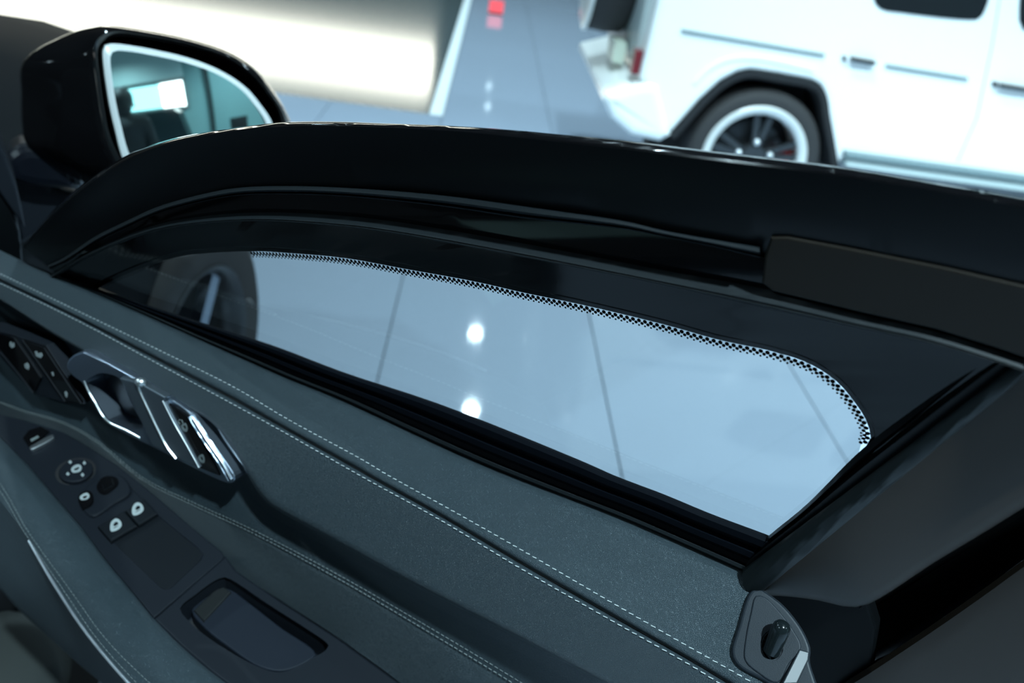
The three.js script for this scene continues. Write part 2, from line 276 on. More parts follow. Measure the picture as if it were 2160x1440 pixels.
// ---- the glass: black border, dotted print, tinted pane
const glassOut = [...E0s.filter((_, i) => i % 3 === 0), [1812, 954], [1700, 1066], [1622, 1130], [1499, 1084], [1300, 1006], [1100, 925], [933, 856], [720, 785], [530, 715], [300, 642], [180, 603]];
part('window_pane', (() => { const s = shapeOf(win, glassOut, 0); const g = new THREE.ShapeGeometry(s, 4); g.applyMatrix4(win.matrix(0)); return g; })(), M.glass, door, 'tinted window glass');
{
  const path = []; const c = new THREE.CatmullRomCurve3(E0.map(p => win.at(p[0], p[1], 0.0003))); const L = c.getLength(); const dots = [], pitch = 0.0048;
  const g0 = new THREE.CircleGeometry(1, 8);
  let s0 = 0; { let acc = 0; for (let i = 1; i < E0.length; i++) { acc += win.at(...E0[i], 0.0003).distanceTo(win.at(...E0[i - 1], 0.0003)); if (E0[i][0] < 545) s0 = acc; } }
  for (let s = s0; s < L - 0.011; s += pitch) for (let k = 0; k < 3; k++) {
    const u = Math.min(0.999, (s + (k % 2) * pitch / 2) / L), p = c.getPointAt(u), t = c.getTangentAt(u), sd = t.clone().cross(WN).normalize();
    const r = [0.0017, 0.0014, 0.00085][k], g = g0.clone(); g.applyMatrix4(new THREE.Matrix4().makeBasis(t.clone().multiplyScalar(r), sd.clone().multiplyScalar(r * 1.05), WN).setPosition(p.addScaledVector(sd, 0.0020 + k * 0.0021))); dots.push(g);
  }
  const m = part('dotted_print', flat(dots), M.black, door, 'black dotted print along the glass edge'); m.userData.kind = 'stuff';
}
// ---- rear pillar of the door
const K0 = spline2([[1600, 1150], [1622, 1129], [1700, 1065], [1811, 954], [1908, 875], [2000, 802], [2110, 722], [2250, 620], [2450, 480]], 40);
const K1 = spline2([[1568, 1200], [1860, 982], [2160, 755], [2480, 512]], 40);
const K2 = spline2([[1602, 1250], [1880, 1022], [2160, 793], [2480, 532]], 40);
const K3 = spline2([[1590, 1252], [1650, 1254], [1720, 1262], [1790, 1277], [1826, 1273], [1977, 1179], [2070, 1123], [2160, 1067], [2300, 980], [2520, 840]], 40);
const K3t = K3;
const K4 = spline2([[1590, 1600], [1690, 1520], [1780, 1440], [1821, 1414], [1977, 1310], [2070, 1245], [2160, 1180], [2300, 1085], [2530, 930]], 40);
part('pillar_channel', creased(loft([W3(K0, -0.03), W3(K0, 0.005), W3(lerpRow(K0, K1, 0.25), 0.009), W3(lerpRow(K0, K1, 0.4), 0.004), W3(lerpRow(K0, K1, 0.6), 0.012), W3(K1, 0.012)]), 0.5), M.satinBlack, door, 'black glass channel of the pillar');
{
  const mid = W3(lerpRow(K1, K2, 0.5), 0.016), e1 = W3(K1, 0.016), e2 = W3(K2, 0.016), rows = [];
  for (let a = 0; a <= 12; a++) { const th = a / 12 * Math.PI; rows.push(mid.map((q, i) => { const hv = e2[i].clone().sub(e1[i]).multiplyScalar(0.5); const r = Math.min(hv.length(), 0.013); return q.clone().addScaledVector(hv, -Math.cos(th)).addScaledVector(WN, Math.sin(th) * r * 0.9); })); }
  part('pillar_seal', creased(loft(rows), 0.9), phy(C(0.004, 0.007, 0.008), 0.5, { specularIntensity: 0.6 }), door, 'round black rubber pillar seal');
}
const pane = inner(0.02);
part('pillar_trim', creased(loft([W3(lerpRow(K1, K2, 0.8), 0.014), W3(lerpRow(K2, K3, 0.08), 0.013), W3(lerpRow(K2, K3, 0.5), 0.008), W3(lerpRow(K2, K3, 0.9), 0.001), W3(K3, -0.004), W3(K3.map(p => [p[0] + 1, p[1] + 3]), -0.032)]), 0.6), M.trimReflectTint, door, 'satin pillar trim, its brown grey standing in for a reflection');  // the brown is a painted reflection of the surroundings
const K3b = spline2([[1812, 1282], [1826, 1273], [1977, 1179], [2070, 1123], [2160, 1067], [2300, 980], [2520, 840]], 40), K4b = spline2([[1765, 1450], [1780, 1440], [1821, 1414], [1977, 1310], [2070, 1245], [2160, 1180], [2300, 1085], [2530, 930]], 40);
part('pillar_foot', slab(win, [[1580, 1240], [1720, 1258], [1800, 1274], [1830, 1268], [1850, 1330], [1840, 1410], [1780, 1450], [1700, 1520], [1560, 1500]], -0.05, -0.034, 0.004), phy(C(0.002, 0.0025, 0.003), 0.6, { specularIntensity: 0.15 }), door, 'black plastic foot of the pillar');
part('edge_gap', creased(loft([W3(K3b, -0.03), W3(lerpRow(K3b, K4b, 0.15), -0.09), W3(lerpRow(K3b, K4b, 0.85), -0.09), W3(K4b, -0.03)]), 0.6), M.satinBlack, door, 'black weather strip channel');
const K5 = K4.map(p => [p[0] + 250, p[1] + 320]);
part('edge_panel', creased(loft([W3(K4, -0.03), W3(lerpRow(K4, K5, 0.03), -0.026), W3(lerpRow(K4, K5, 0.12), -0.024), W3(lerpRow(K4, K5, 0.5), -0.04), W3(K5, -0.06), W3(K5, -0.10), W3(K4, -0.10)]), 0.6), M.trimReflectTint, door, 'painted door edge, its grey brown standing in for a reflection');  // brown reflection on dark paint, given as base colour

// ---- leather trim
const S1 = spline2([[-60, 550], [0, 577], [167, 657], [333, 737], [500, 820], [600, 880], [767, 971], [815, 1000], [958, 1079], [1099, 1159], [1300, 1276], [1443, 1358], [1571, 1430], [1640, 1470]], NS);
const S2 = spline2([[-60, 568], [0, 597], [167, 678], [333, 767], [500, 857], [600, 912], [767, 1007], [928, 1096], [1099, 1199], [1300, 1314], [1459, 1404], [1507, 1434], [1590, 1485], [1620, 1502]], NS);
const Gx = spline2([[-60, 500], [45, 551], [133, 590], [300, 663], [500, 753], [600, 798], [720, 847], [1017, 985], [1300, 1095], [1430, 1151], [1563, 1211], [1600, 1228]], NS);
const KR = spline2([[-60, 598], [0, 632], [120, 708], [300, 808], [400, 862], [450, 893], [490, 942], [545, 1034], [570, 1062], [683, 1126], [867, 1227], [1099, 1346], [1280, 1442], [1500, 1565]], NS);
const MS = spline2([[-60, 825], [44, 866], [133, 893], [200, 930], [302, 1013], [400, 1062], [533, 1124], [711, 1219], [900, 1330], [1081, 1440], [1300, 1580], [1420, 1660]], NS);
const Q = spline2([[-60, 862], [44, 884], [133, 911], [187, 942], [249, 982], [311, 1031], [400, 1107], [476, 1169], [500, 1203], [592, 1266], [714, 1345], [845, 1440], [1000, 1560], [1200, 1720]], NS);
{
  const n0 = 0.017, n1 = 0.06, rows = [];
  for (const [t, n] of [[-0.04, 0.008], [0, n0 - 0.002], [0.06, 0.021], [0.2, 0.0275], [0.4, 0.036], [0.6, 0.0445], [0.8, 0.053], [0.92, 0.0585], [1, 0.062]]) rows.push(I3(lerpRow(Gx, S1, t), n, Math.max(0, t)));
  for (const [t, n] of [[0.25, 0.0655], [0.5, 0.066], [0.62, 0.0645], [0.68, 0.058]]) rows.push(I3(lerpRow(S1, S2, t), n));
  part('leather_pad', loft(rows), M.leather, door, 'grained black leather top pad');
  const r2 = []; for (const [t, n] of [[0.68, 0.056], [0.76, 0.063], [0.88, 0.0665], [1, 0.068]]) r2.push(I3(lerpRow(S1, S2, t), n));
  for (const [t, n] of [[0.1, 0.0688], [0.3, 0.070], [0.6, 0.072], [0.9, 0.074], [0.97, 0.0735], [1, 0.071], [1.02, 0.06]]) r2.push(I3(lerpRow(S2, KR, t), n));
  part('leather_panel', loft(r2), M.leather, door, 'grained leather door panel');
  const r3 = []; for (const [t, n] of [[-0.02, 0.058], [0.03, 0.050], [0.3, 0.047], [0.6, 0.048], [0.96, 0.051], [1, 0.0505]]) r3.push(I3(lerpRow(KR, MS, t), n, 1 - Math.max(0, t)));
  for (const [t, n] of [[0.06, 0.0505], [0.12, 0.0515], [0.6, 0.051], [1, 0.050]]) r3.push(I3(lerpRow(MS, Q, t), n, 0));
  r3.push(I3(Q.map(p => [p[0] - 20, p[1] + 90]), 0.048, 0), I3(Q.map(p => [p[0] - 50, p[1] + 260]), 0.045, 0));
  part('lower_panel', loft(r3), M.leather, door, 'dark lower door panel');
}
function stitches(name, pxRow, n, len, gap, rad, mat, tilt = 0, w = 1) {
  const c = new THREE.CatmullRomCurve3(I3(pxRow, n, w)), L = c.getLength(), gs = [];
  const g0 = new THREE.CapsuleGeometry(rad, len - 2 * rad, 2, 5); g0.rotateZ(Math.PI / 2);
  for (let s = 0.004; s < L; s += len + gap) {
    const p = c.getPointAt(s / L), t = c.getTangentAt(s / L).addScaledVector(V(0, 1, 0), tilt).normalize(), b = t.clone().cross(V(0, 1, 0)).normalize(), u = b.clone().cross(t);
    const g = g0.clone(); g.applyMatrix4(new THREE.Matrix4().makeBasis(t, u, b).setPosition(p)); gs.push(g);
  }
  const m = part(name, flat(gs), mat, door, 'row of pale thread stitches'); m.userData.kind = 'stuff';
}
stitches('seam_stitching', S1, 0.0625, 0.0045, 0.0024, 0.00045, M.thread, 0.16);
stitches('seam_stitching', S2, 0.0685, 0.0045, 0.0024, 0.00045, M.thread, 0.16);
stitches('seam_stitching', MS, 0.0518, 0.0042, 0.0018, 0.0005, M.threadGrey, 0, 0);
stitches('seam_stitching', MS.map((p, i) => [p[0] + 5 * i / NS, p[1] - 2 - 10 * i / NS]), 0.0518, 0.0042, 0.0018, 0.00042, M.threadGrey, 0, 0);

// outer door body
{
  const pl = inner(0), a = pl.to2(Pn), b = pl.to2(Pf);
  const dx = (b.x - a.x);
  const s = metreShape([[a.x + 0.01 * Math.sign(dx), a.y - 0.07], [b.x + 0.03 * Math.sign(dx), b.y - 0.07], [b.x + 0.03 * Math.sign(dx), b.y - 0.6], [a.x - 0.02 * Math.sign(dx), a.y - 0.72], [a.x - 0.08 * Math.sign(dx), a.y - 0.45]]);
  part('outer_skin', slabShape(pl, s, -0.11, -0.035, 0.03), M.paint, door, 'dark painted outer skin');
  const s2 = metreShape([[a.x - 0.05 * Math.sign(dx), a.y - 0.30], [b.x, b.y - 0.25], [b.x, b.y - 0.58], [a.x, a.y - 0.68]]);
  part('door_core', slabShape(pl, s2, -0.034, 0.05, 0.01), M.darkPlastic, door, 'dark lower door trim');
}

// ---- armrest plane
const pA = inner(0.063).at(133, 911), pB = inner(0.063).at(714, 1345);
const along = pA.clone().sub(pB).normalize(), across = IN.clone().addScaledVector(V(0, 1, 0), -0.12).normalize();
let tn = along.clone().cross(across).normalize(); if (tn.y < 0) tn.negate();
const arm = new Plane3(pB, tn, along);
console.log('armrest', pA.toArray(), pB.toArray(), arm.at(160, 991).toArray());
const T3 = (row, h) => row.map(p => arm.at(p[0], p[1], h));
const smooth = (pts, n = 40) => spline2(pts, n, true);
const panel = part('switch_panel', slab(arm, [[-70, 850], [-20, 868], [44, 884], [133, 911], [187, 942], [249, 982], [311, 1031], [400, 1107], [468, 1163], [474, 1172], [468, 1180], [330, 1298], [324, 1302], [284, 1253], [222, 1178], [169, 1107], [111, 1040], [58, 978], [0, 920], [-70, 860]], -0.03, 0, 0.0015), M.plastic, door, 'dark plastic window switch panel');
const sub = (name, geo, mat, label) => part(name, geo, mat, panel, label);
{
  // insert plate
  const ins = [[236, 1140], [329, 1086], [420, 1158], [428, 1168], [424, 1180], [362, 1238], [350, 1243], [338, 1238]];
  sub('insert_plate', slab(arm, ins, -0.002, 0.0008, 0.0004), M.darkPlastic, 'black insert plate');
  sub('insert_groove', sweep([[421, 1240 - 60], [428, 1168], [418, 1155], [329, 1083], [250, 1000]].map(p => arm.at(p[0], p[1], 0.0008)), tn, circleProf(0.0007, 6)), M.plastic);
  // raised base behind the small buttons
  sub('button_base', slab(arm, smooth([[170, 1040], [200, 1012], [232, 998], [262, 1006], [276, 1036], [240, 1062], [196, 1088], [178, 1076]]), -0.002, 0.004, 0.0025), M.plastic);
  // mirror adjuster
  const disc = (px, py, r, h0, h1, mat, name, label) => { const c = arm.at(px, py, h1); const c2 = arm.to2(c); const s = new THREE.Shape(); s.absarc(c2.x, c2.y, r, 0, Math.PI * 2); return sub(name, slabShape(arm, s, h0, h1, 0.0018), mat, label); };
  disc(160, 993, 0.0235, -0.002, 0.0006, M.black, 'knob_recess');
  disc(160, 991, 0.0195, -0.002, 0.0065, M.plastic, 'mirror_adjuster', 'round mirror adjuster knob');
  const icon = (pts, h, mat = M.icon, name = 'symbol', label) => sub(name, slab(arm, pts, h, h + 0.0004), mat, label);
  const blob = (cx, cy, rx, ry) => Array.from({ length: 12 }, (_, i) => [cx + rx * Math.cos(i * 0.5236), cy + ry * Math.sin(i * 0.5236)]);
  for (const [x, y] of [[148, 974], [178, 976], [143, 999], [174, 1001]]) icon([[x - 4, y], [x, y - 4], [x + 4, y], [x, y + 4]], 0.0066);
  sub('symbol', slab(arm, smooth([[150, 989], [156, 982], [166, 979], [172, 984], [170, 992], [160, 996], [152, 995]], 24), 0.0066, 0.007, 0, [smooth([[155, 990], [160, 986], [167, 984], [166, 989], [159, 992]], 14)]), M.icon, 'car symbol');
  // fold button, child lock button
  const key = (pts, name, label, h = 0.008) => sub(name, slab(arm, smooth(pts), -0.001, h, 0.002), M.gloss, label);
  key([[165, 1046], [174, 1036], [190, 1034], [197, 1046], [196, 1058], [180, 1070], [172, 1068], [166, 1058]], 'fold_button', 'small glossy button', 0.0075);
  sub('symbol', slab(arm, smooth([[168, 1048], [174, 1042], [184, 1039], [189, 1045], [186, 1051], [176, 1054], [170, 1053]], 20), 0.0076, 0.008, 0, [smooth([[174, 1048], [179, 1045], [184, 1045], [182, 1049], [176, 1051]], 10)]), M.icon, 'window symbol');
  key([[203, 1024], [212, 1008], [228, 1002], [246, 1006], [250, 1018], [240, 1030], [220, 1042], [208, 1036]], 'child_lock_button', 'rounded glossy button', 0.006);
  sub('button_edge', sweep([[216, 1022], [220, 1034], [240, 1022], [236, 1010]].map(p => arm.at(p[0], p[1], 0.0066)), tn, circleProf(0.0005, 5)), M.darkPlastic);
  // window switches
  for (const [q, ic] of [[[[206, 1108], [262, 1076], [290, 1108], [234, 1140]], [[232, 1112], [235, 1100], [244, 1093], [252, 1096], [257, 1106], [252, 1114], [240, 1120], [234, 1120]]], [[[264, 1075], [304, 1050], [333, 1082], [293, 1107]], [[278, 1078], [281, 1066], [289, 1059], [298, 1062], [303, 1073], [299, 1080], [288, 1086], [281, 1086]]]]) {
    sub('window_switch', slab(arm, q, -0.001, 0.007, 0.0022), M.darkPlastic, 'black window switch');
    const cx = ic.reduce((a, p) => a + p[0], 0) / 8, cy = ic.reduce((a, p) => a + p[1], 0) / 8;
    sub('symbol', slab(arm, smooth(ic, 24), 0.0071, 0.0075, 0, [[[cx - 5, cy - 1], [cx - 1, cy - 7], [cx + 4, cy - 8], [cx + 7, cy - 3], [cx - 1, cy + 2]], [[cx - 4, cy + 5], [cx + 6, cy], [cx + 6.5, cy + 1.5], [cx - 3.5, cy + 6.5]]]), M.icon, 'white window symbol');
  }
  // locking button with chrome bar at the front
  sub('lock_button', slab(arm, [[48, 922], [60, 906], [86, 898], [104, 908], [70, 938], [62, 942]], -0.001, 0.004, 0.0015), M.gloss, 'glossy black button');
  icon([[64, 926], [80, 918], [82, 922], [66, 931]], 0.0041, M.iconDim);
  sub('chrome_bar', slab(arm, smooth([[62, 942], [66, 939], [110, 916], [114, 918], [113, 922], [70, 946], [66, 947]], 30), 0, 0.006, 0.0012), M.chrome, 'chrome bar');
}
// tray behind the switches
const trayOut = [[324, 1304], [476, 1171], [500, 1203], [592, 1266], [714, 1345], [845, 1440], [1000, 1560], [1000, 1700], [760, 1700], [560, 1500], [450, 1420], [380, 1360]];
const trayHole = spline2([[373, 1283], [412, 1248], [455, 1218], [476, 1212], [498, 1222], [560, 1264], [685, 1345], [700, 1358], [692, 1374], [660, 1393], [617, 1417], [583, 1423], [533, 1407], [433, 1347], [390, 1310]], 50, true);
part('storage_tray', slab(arm, trayOut, -0.045, -0.0015, 0.003, [trayHole]), M.plastic, door, 'dark storage tray surround');
part('tray_shade_base', slab(arm, [[350, 1290], [460, 1190], [740, 1370], [640, 1470], [500, 1460]], -0.055, -0.046, 0.002), M.black, door);  // black base put in as the shaded part of the tray
part('tray_floor', slab(arm, spline2([[404, 1286], [436, 1256], [467, 1228], [510, 1258], [590, 1320], [667, 1378], [650, 1394], [610, 1412], [578, 1414], [540, 1402], [480, 1362], [430, 1322]], 60, true), -0.05, -0.028, 0.002), phy(C(0.006, 0.009, 0.015), 0.6, { specularIntensity: 0.4 }), door, 'dark rubber tray floor');
part('tray_step', slab(arm, [[408, 1286], [466, 1231], [488, 1248], [430, 1310]], -0.03, -0.0255, 0.002), phy(C(0.008, 0.0095, 0.010), 0.6, { specularIntensity: 0.4 }), door);
// leather pull rail with chrome strip
const r0 = spline2([[-70, 862], [0, 921], [58, 979], [111, 1041], [169, 1108], [222, 1179], [284, 1254], [324, 1303], [380, 1360], [450, 1420], [560, 1500], [700, 1600]], NS);
const r1 = spline2([[-80, 890], [0, 962], [50, 1018], [111, 1105], [178, 1210], [249, 1303], [338, 1405], [430, 1490], [560, 1600]], NS);
const r2 = spline2([[-90, 920], [0, 1020], [58, 1119], [147, 1243], [222, 1346], [311, 1436], [420, 1530], [520, 1610]], NS);
const r3 = spline2([[-92, 930], [0, 1036], [49, 1119], [133, 1243], [204, 1346], [284, 1436], [380, 1530], [480, 1610]], NS);
const r4 = spline2([[-96, 945], [0, 1056], [62, 1142], [111, 1227], [178, 1329], [267, 1436], [350, 1520], [450, 1610]], NS);
const r5 = spline2([[-110, 1100], [0, 1236], [60, 1292], [150, 1372], [240, 1442], [330, 1520], [430, 1620]], NS);
part('pull_rail', loft([T3(r0, -0.012), T3(r0, -0.003), T3(lerpRow(r0, r1, 0.15), 0.002), T3(lerpRow(r0, r1, 0.6), 0.0065), T3(r1, 0.007), T3(lerpRow(r1, r2, 0.3), 0.006), T3(lerpRow(r1, r2, 0.6), 0.003), T3(lerpRow(r1, r2, 0.9), -0.001), T3(r2, -0.003), T3(r3, -0.006), T3(r4, -0.012)]), M.leather, door, 'smooth leather pull rail');
part('rail_underside', loft([T3(r4, -0.012), T3(lerpRow(r4, r5, 0.15), -0.045), T3(lerpRow(r4, r5, 0.6), -0.12), T3(r5, -0.18), T3(r5.map(p => [p[0] + 30, p[1] + 40]), -0.24)]), M.leather, door, 'leather underside of the pull rail');
part('chrome_strip', sweep(spline2([[61, 1140], [78, 1170], [111, 1227], [178, 1329], [267, 1436], [350, 1520]], 40).map((p, i) => arm.at(p[0], p[1], -0.008)), tn, circleProf(0.0016, 10)), std(C(0.8, 0.84, 0.9), 0.5, { metalness: 1 }), door, 'thin bright chrome strip');
for (const [row, h] of [[r2, -0.0024], [r3, -0.0055]]) {
  const c = new THREE.CatmullRomCurve3(T3(row, h)), L = c.getLength(), gs = [], g0 = new THREE.CapsuleGeometry(0.0004, 0.0032, 2, 5); g0.rotateZ(Math.PI / 2);
  for (let s = 0; s < L; s += 0.0056) { const p = c.getPointAt(s / L), t = c.getTangentAt(s / L), b = t.clone().cross(tn).normalize(); const g = g0.clone(); g.applyMatrix4(new THREE.Matrix4().makeBasis(t, b.clone().cross(t), b).setPosition(p)); gs.push(g); }
  part('seam_stitching', flat(gs), M.threadGrey, door, 'row of thread stitches along the pull rail').userData.kind = 'stuff';
}
// ---- inner door handle
const hp = inner(0.067);
{
  const outer = spline2([[150, 752], [176, 742], [230, 768], [293, 803], [340, 830], [389, 861], [405, 875], [420, 900], [493, 1006], [494, 1014], [487, 1020], [468, 1016], [322, 944], [264, 916], [229, 895], [216, 882], [190, 842], [174, 810], [150, 790], [140, 770]], 120, true);
  const cup = spline2([[180, 803], [197, 788], [214, 783], [252, 795], [278, 848], [304, 904], [290, 908], [262, 905], [229, 890], [218, 876]], 60, true);
  const lock = [[346, 847], [380, 866], [396, 878], [406, 893], [462, 1003], [420, 987]];
  const hd = part('door_handle', slab(hp, outer, -0.026, 0.006, 0.0022, [cup]), M.satin, door, 'satin silver door handle bezel');
  const hs = (n, g, m, l) => part(n, g, m, hd, l);
  hs('handle_cup', slab(hp, cup.map(p => [224 + (p[0] - 224) * 1.06, 848 + (p[1] - 848) * 1.06]), -0.03, -0.019, 0.001), M.plastic, 'finger recess');
  hs('handle_cup', slab(hp, [[184, 806], [196, 800], [240, 880], [232, 888], [218, 874]], -0.02, -0.008, 0.002), M.plastic);
  hs('lever', slab(hp, [[252, 797], [290, 806], [348, 838], [346, 848], [420, 986], [404, 982], [322, 941], [304, 904]], 0.002, 0.012, 0.002), M.lever, 'grey pull lever');
  hs('lever_edge', sweep(spline2([[291, 806], [294, 822], [312, 862], [335, 910], [352, 942], [371, 967]], 24).map((p, i) => hp.at(p[0], p[1], 0.0125)), IN, circleProf(0.0017, 8)), M.chrome, 'bright chrome lever edge');
  hs('lever_tip', (() => { const g = new THREE.SphereGeometry(0.0055, 16, 10); const p = hp.at(297, 806, 0.011); g.scale(1.2, 1, 1); g.translate(p.x, p.y, p.z); return g; })(), M.chrome, 'bright rounded lever tip');
  hs('lock_panel', slab(hp, lock, 0.003, 0.0085, 0.001), M.gloss, 'glossy black lock panel');
  hs('panel_edge', sweep(spline2([[343, 845], [365, 888], [390, 932], [420, 986]], 20).map(p => hp.at(p[0], p[1], 0.0125)), IN, circleProf(0.0009, 6)), M.chrome, 'thin silver edge');
  hs('bezel_ridge', sweep(spline2([[404, 876], [412, 890], [436, 928], [465, 970], [488, 1010]], 24).map(p => hp.at(p[0], p[1], 0.006)), IN, [[-0.0036, -0.002], [-0.003, 0.002], [-0.0006, 0.005], [0.0006, 0.005], [0.003, 0.002], [0.0036, -0.002]]), M.satin, 'satin silver ridge');
  hs('ridge_line', sweep(spline2([[406, 880], [414, 893], [438, 931], [467, 973], [486, 1008]], 24).map(p => hp.at(p[0], p[1], 0.0112)), IN, circleProf(0.0011, 8)), M.chrome, 'bright chrome line');
  hs('cup_edge', sweep(spline2([[177, 803], [186, 824], [200, 848], [216, 876], [232, 892], [266, 908], [296, 924]], 30).map(p => hp.at(p[0], p[1], 0.0062)), IN, circleProf(0.0017, 8, 0.8)), M.chrome, 'bright chrome cup edge');
  hs('bezel_edge', sweep(spline2([[178, 744], [232, 770], [293, 804], [342, 831], [388, 861], [404, 876]], 30).map(p => hp.at(p[0], p[1], 0.0055)), IN, circleProf(0.0013, 6, 0.8)), M.satin);
  // lock symbols: open and closed padlock
  for (const [cx, cy, open] of [[388, 900, 1], [424, 966, 0]]) {
    hs('symbol', slab(hp, spline2([[cx - 6, cy - 3], [cx + 2, cy - 8], [cx + 7, cy + 2], [cx + 6, cy + 10], [cx, cy + 9], [cx - 5, cy + 3]], 24, true), 0.0086, 0.009, 0, [spline2([[cx - 2, cy - 1], [cx + 2, cy - 3], [cx + 4, cy + 3], [cx + 2, cy + 5]], 10, true)]), M.iconDim, 'padlock symbol');
    if (open) hs('symbol', sweep([[380, 894], [376, 889], [378, 885], [384, 886], [386, 892]].map(p => hp.at(p[0], p[1], 0.0088)), IN, circleProf(0.0006, 5)), M.iconDim);
  }
}
// ---- seat memory buttons
{
  const mp = inner(0.061);
  const base = part('memory_switches', slab(mp, [[-30, 690], [30, 706], [97, 728], [176, 852], [140, 850], [72, 832], [-30, 720]], -0.02, 0.003, 0.001), M.plastic, door, 'seat memory switch base');
  const ms = (n, g, m, l) => part(n, g, m, base, l);
  ms('button_row', slab(mp, [[-30, 700], [28, 710], [86, 796], [72, 826], [0, 738], [-30, 706]], 0.001, 0.006, 0.001), M.gloss, 'glossy black button row');
  ms('button_row', slab(mp, [[48, 717], [92, 732], [170, 850], [138, 845]], 0.001, 0.006, 0.001), M.gloss, 'glossy black button row');
  for (const r of [[[0, 741], [34, 782], [70, 828]], [[47, 716], [92, 780], [137, 846]], [[30, 712], [60, 754], [87, 796]], [[93, 733], [132, 792], [172, 852]]]) ms('button_edge', sweep(spline2(r, 12).map(p => mp.at(p[0], p[1], 0.0062)), IN, circleProf(0.0006, 6)), M.plastic);
  const ic = (pts) => ms('symbol', slab(mp, pts, 0.006, 0.0065), M.icon, 'white symbol');
  ic([[20, 722], [23, 720], [24, 725], [29, 722], [30, 731], [25, 734], [20, 729]]); ic([[51, 768], [57, 765], [61, 773], [60, 780], [53, 776]]);
  ic([[73, 741], [78, 741], [78, 745], [87, 744], [89, 750], [86, 755], [76, 751]]); ic([[108, 785], [111, 784], [113, 792], [111, 793]]); ic([[136, 827], [139, 825], [142, 831], [141, 838], [138, 836]]);
}
// ---- lock pin with its bracket
{
  const lp = new Plane3(inner(0.05).at(1628, 1362), IN.clone().addScaledVector(V(0, 1, 0), 1.1).normalize(), Uh);
  const out = spline2([[1588, 1242], [1600, 1240], [1630, 1258], [1658, 1282], [1694, 1330], [1710, 1370], [1708, 1392], [1722, 1440], [1740, 1500], [1690, 1500], [1620, 1442], [1556, 1404], [1543, 1376], [1558, 1318], [1577, 1256]], 70, true);
  const hole = k => Array.from({ length: 28 }, (_, i) => [1628 + 28 * k * Math.cos(i / 28 * 6.28319), 1362 + 36 * k * Math.sin(i / 28 * 6.28319)]);
  const bm = phy(C(0.009, 0.013, 0.018), 0.5, { bumpMap: plasticTex, bumpScale: 0.00006, specularIntensity: 0.45 });
  const b = part('lock_bracket', slab(lp, out, -0.02, 0.003, 0.0025, [hole(1.0)]), bm, door, 'grey plastic lock pin bracket');
  const rimIn = [[1594, 1256], [1612, 1258], [1640, 1284], [1672, 1326], [1690, 1366], [1664, 1400], [1640, 1440], [1600, 1420], [1571, 1392], [1572, 1350], [1584, 1290]];
  part('bracket_face', slab(lp, spline2(rimIn, 50, true), 0, 0.0042, 0.0012, [hole(1.0)]), bm, b);
  const fp = new Plane3(lp.at(1682, 1405, 0.006), V(-0.12, 0.8, 0.55), Uh);
  part('bracket_facet', slab(fp, [[1686, 1368], [1708, 1374], [1706, 1392], [1682, 1442], [1650, 1442]], -0.006, 0, 0.0012), phy(C(0.009, 0.013, 0.018), 0.42, { specularIntensity: 0.7 }), b, 'bevelled corner');
  part('pin_well', slab(lp, out, -0.03, -0.021), M.plastic, b, 'bottom of the pin hole');
  const p0 = lp.at(1626, 1376, 0.003), p1 = lp.at(1640, 1340, 0.003).addScaledVector(V(0, 1, 0), 0.022);
  const q1 = eye.clone().addScaledVector(ray(1647, 1327), p1.clone().sub(eye).dot(fwd));
  const ax = q1.clone().sub(p0); const L = ax.length();
  const g = new THREE.LatheGeometry([[0, 0], [0.0062, 0], [0.0066, 0.001], [0.0072, L * 0.75], [0.0072, L], [0.0066, L + 0.0035], [0.0048, L + 0.006], [0.0024, L + 0.0073], [0, L + 0.0076]].map(p => new THREE.Vector2(p[0], p[1])), 24);
  g.applyQuaternion(new THREE.Quaternion().setFromUnitVectors(V(0, 1, 0), ax.clone().normalize())); g.translate(p0.x, p0.y, p0.z);
  part('lock_pin', g, phy(C(0.006, 0.009, 0.010), 0.14), b, 'glossy dark lock pin');
}
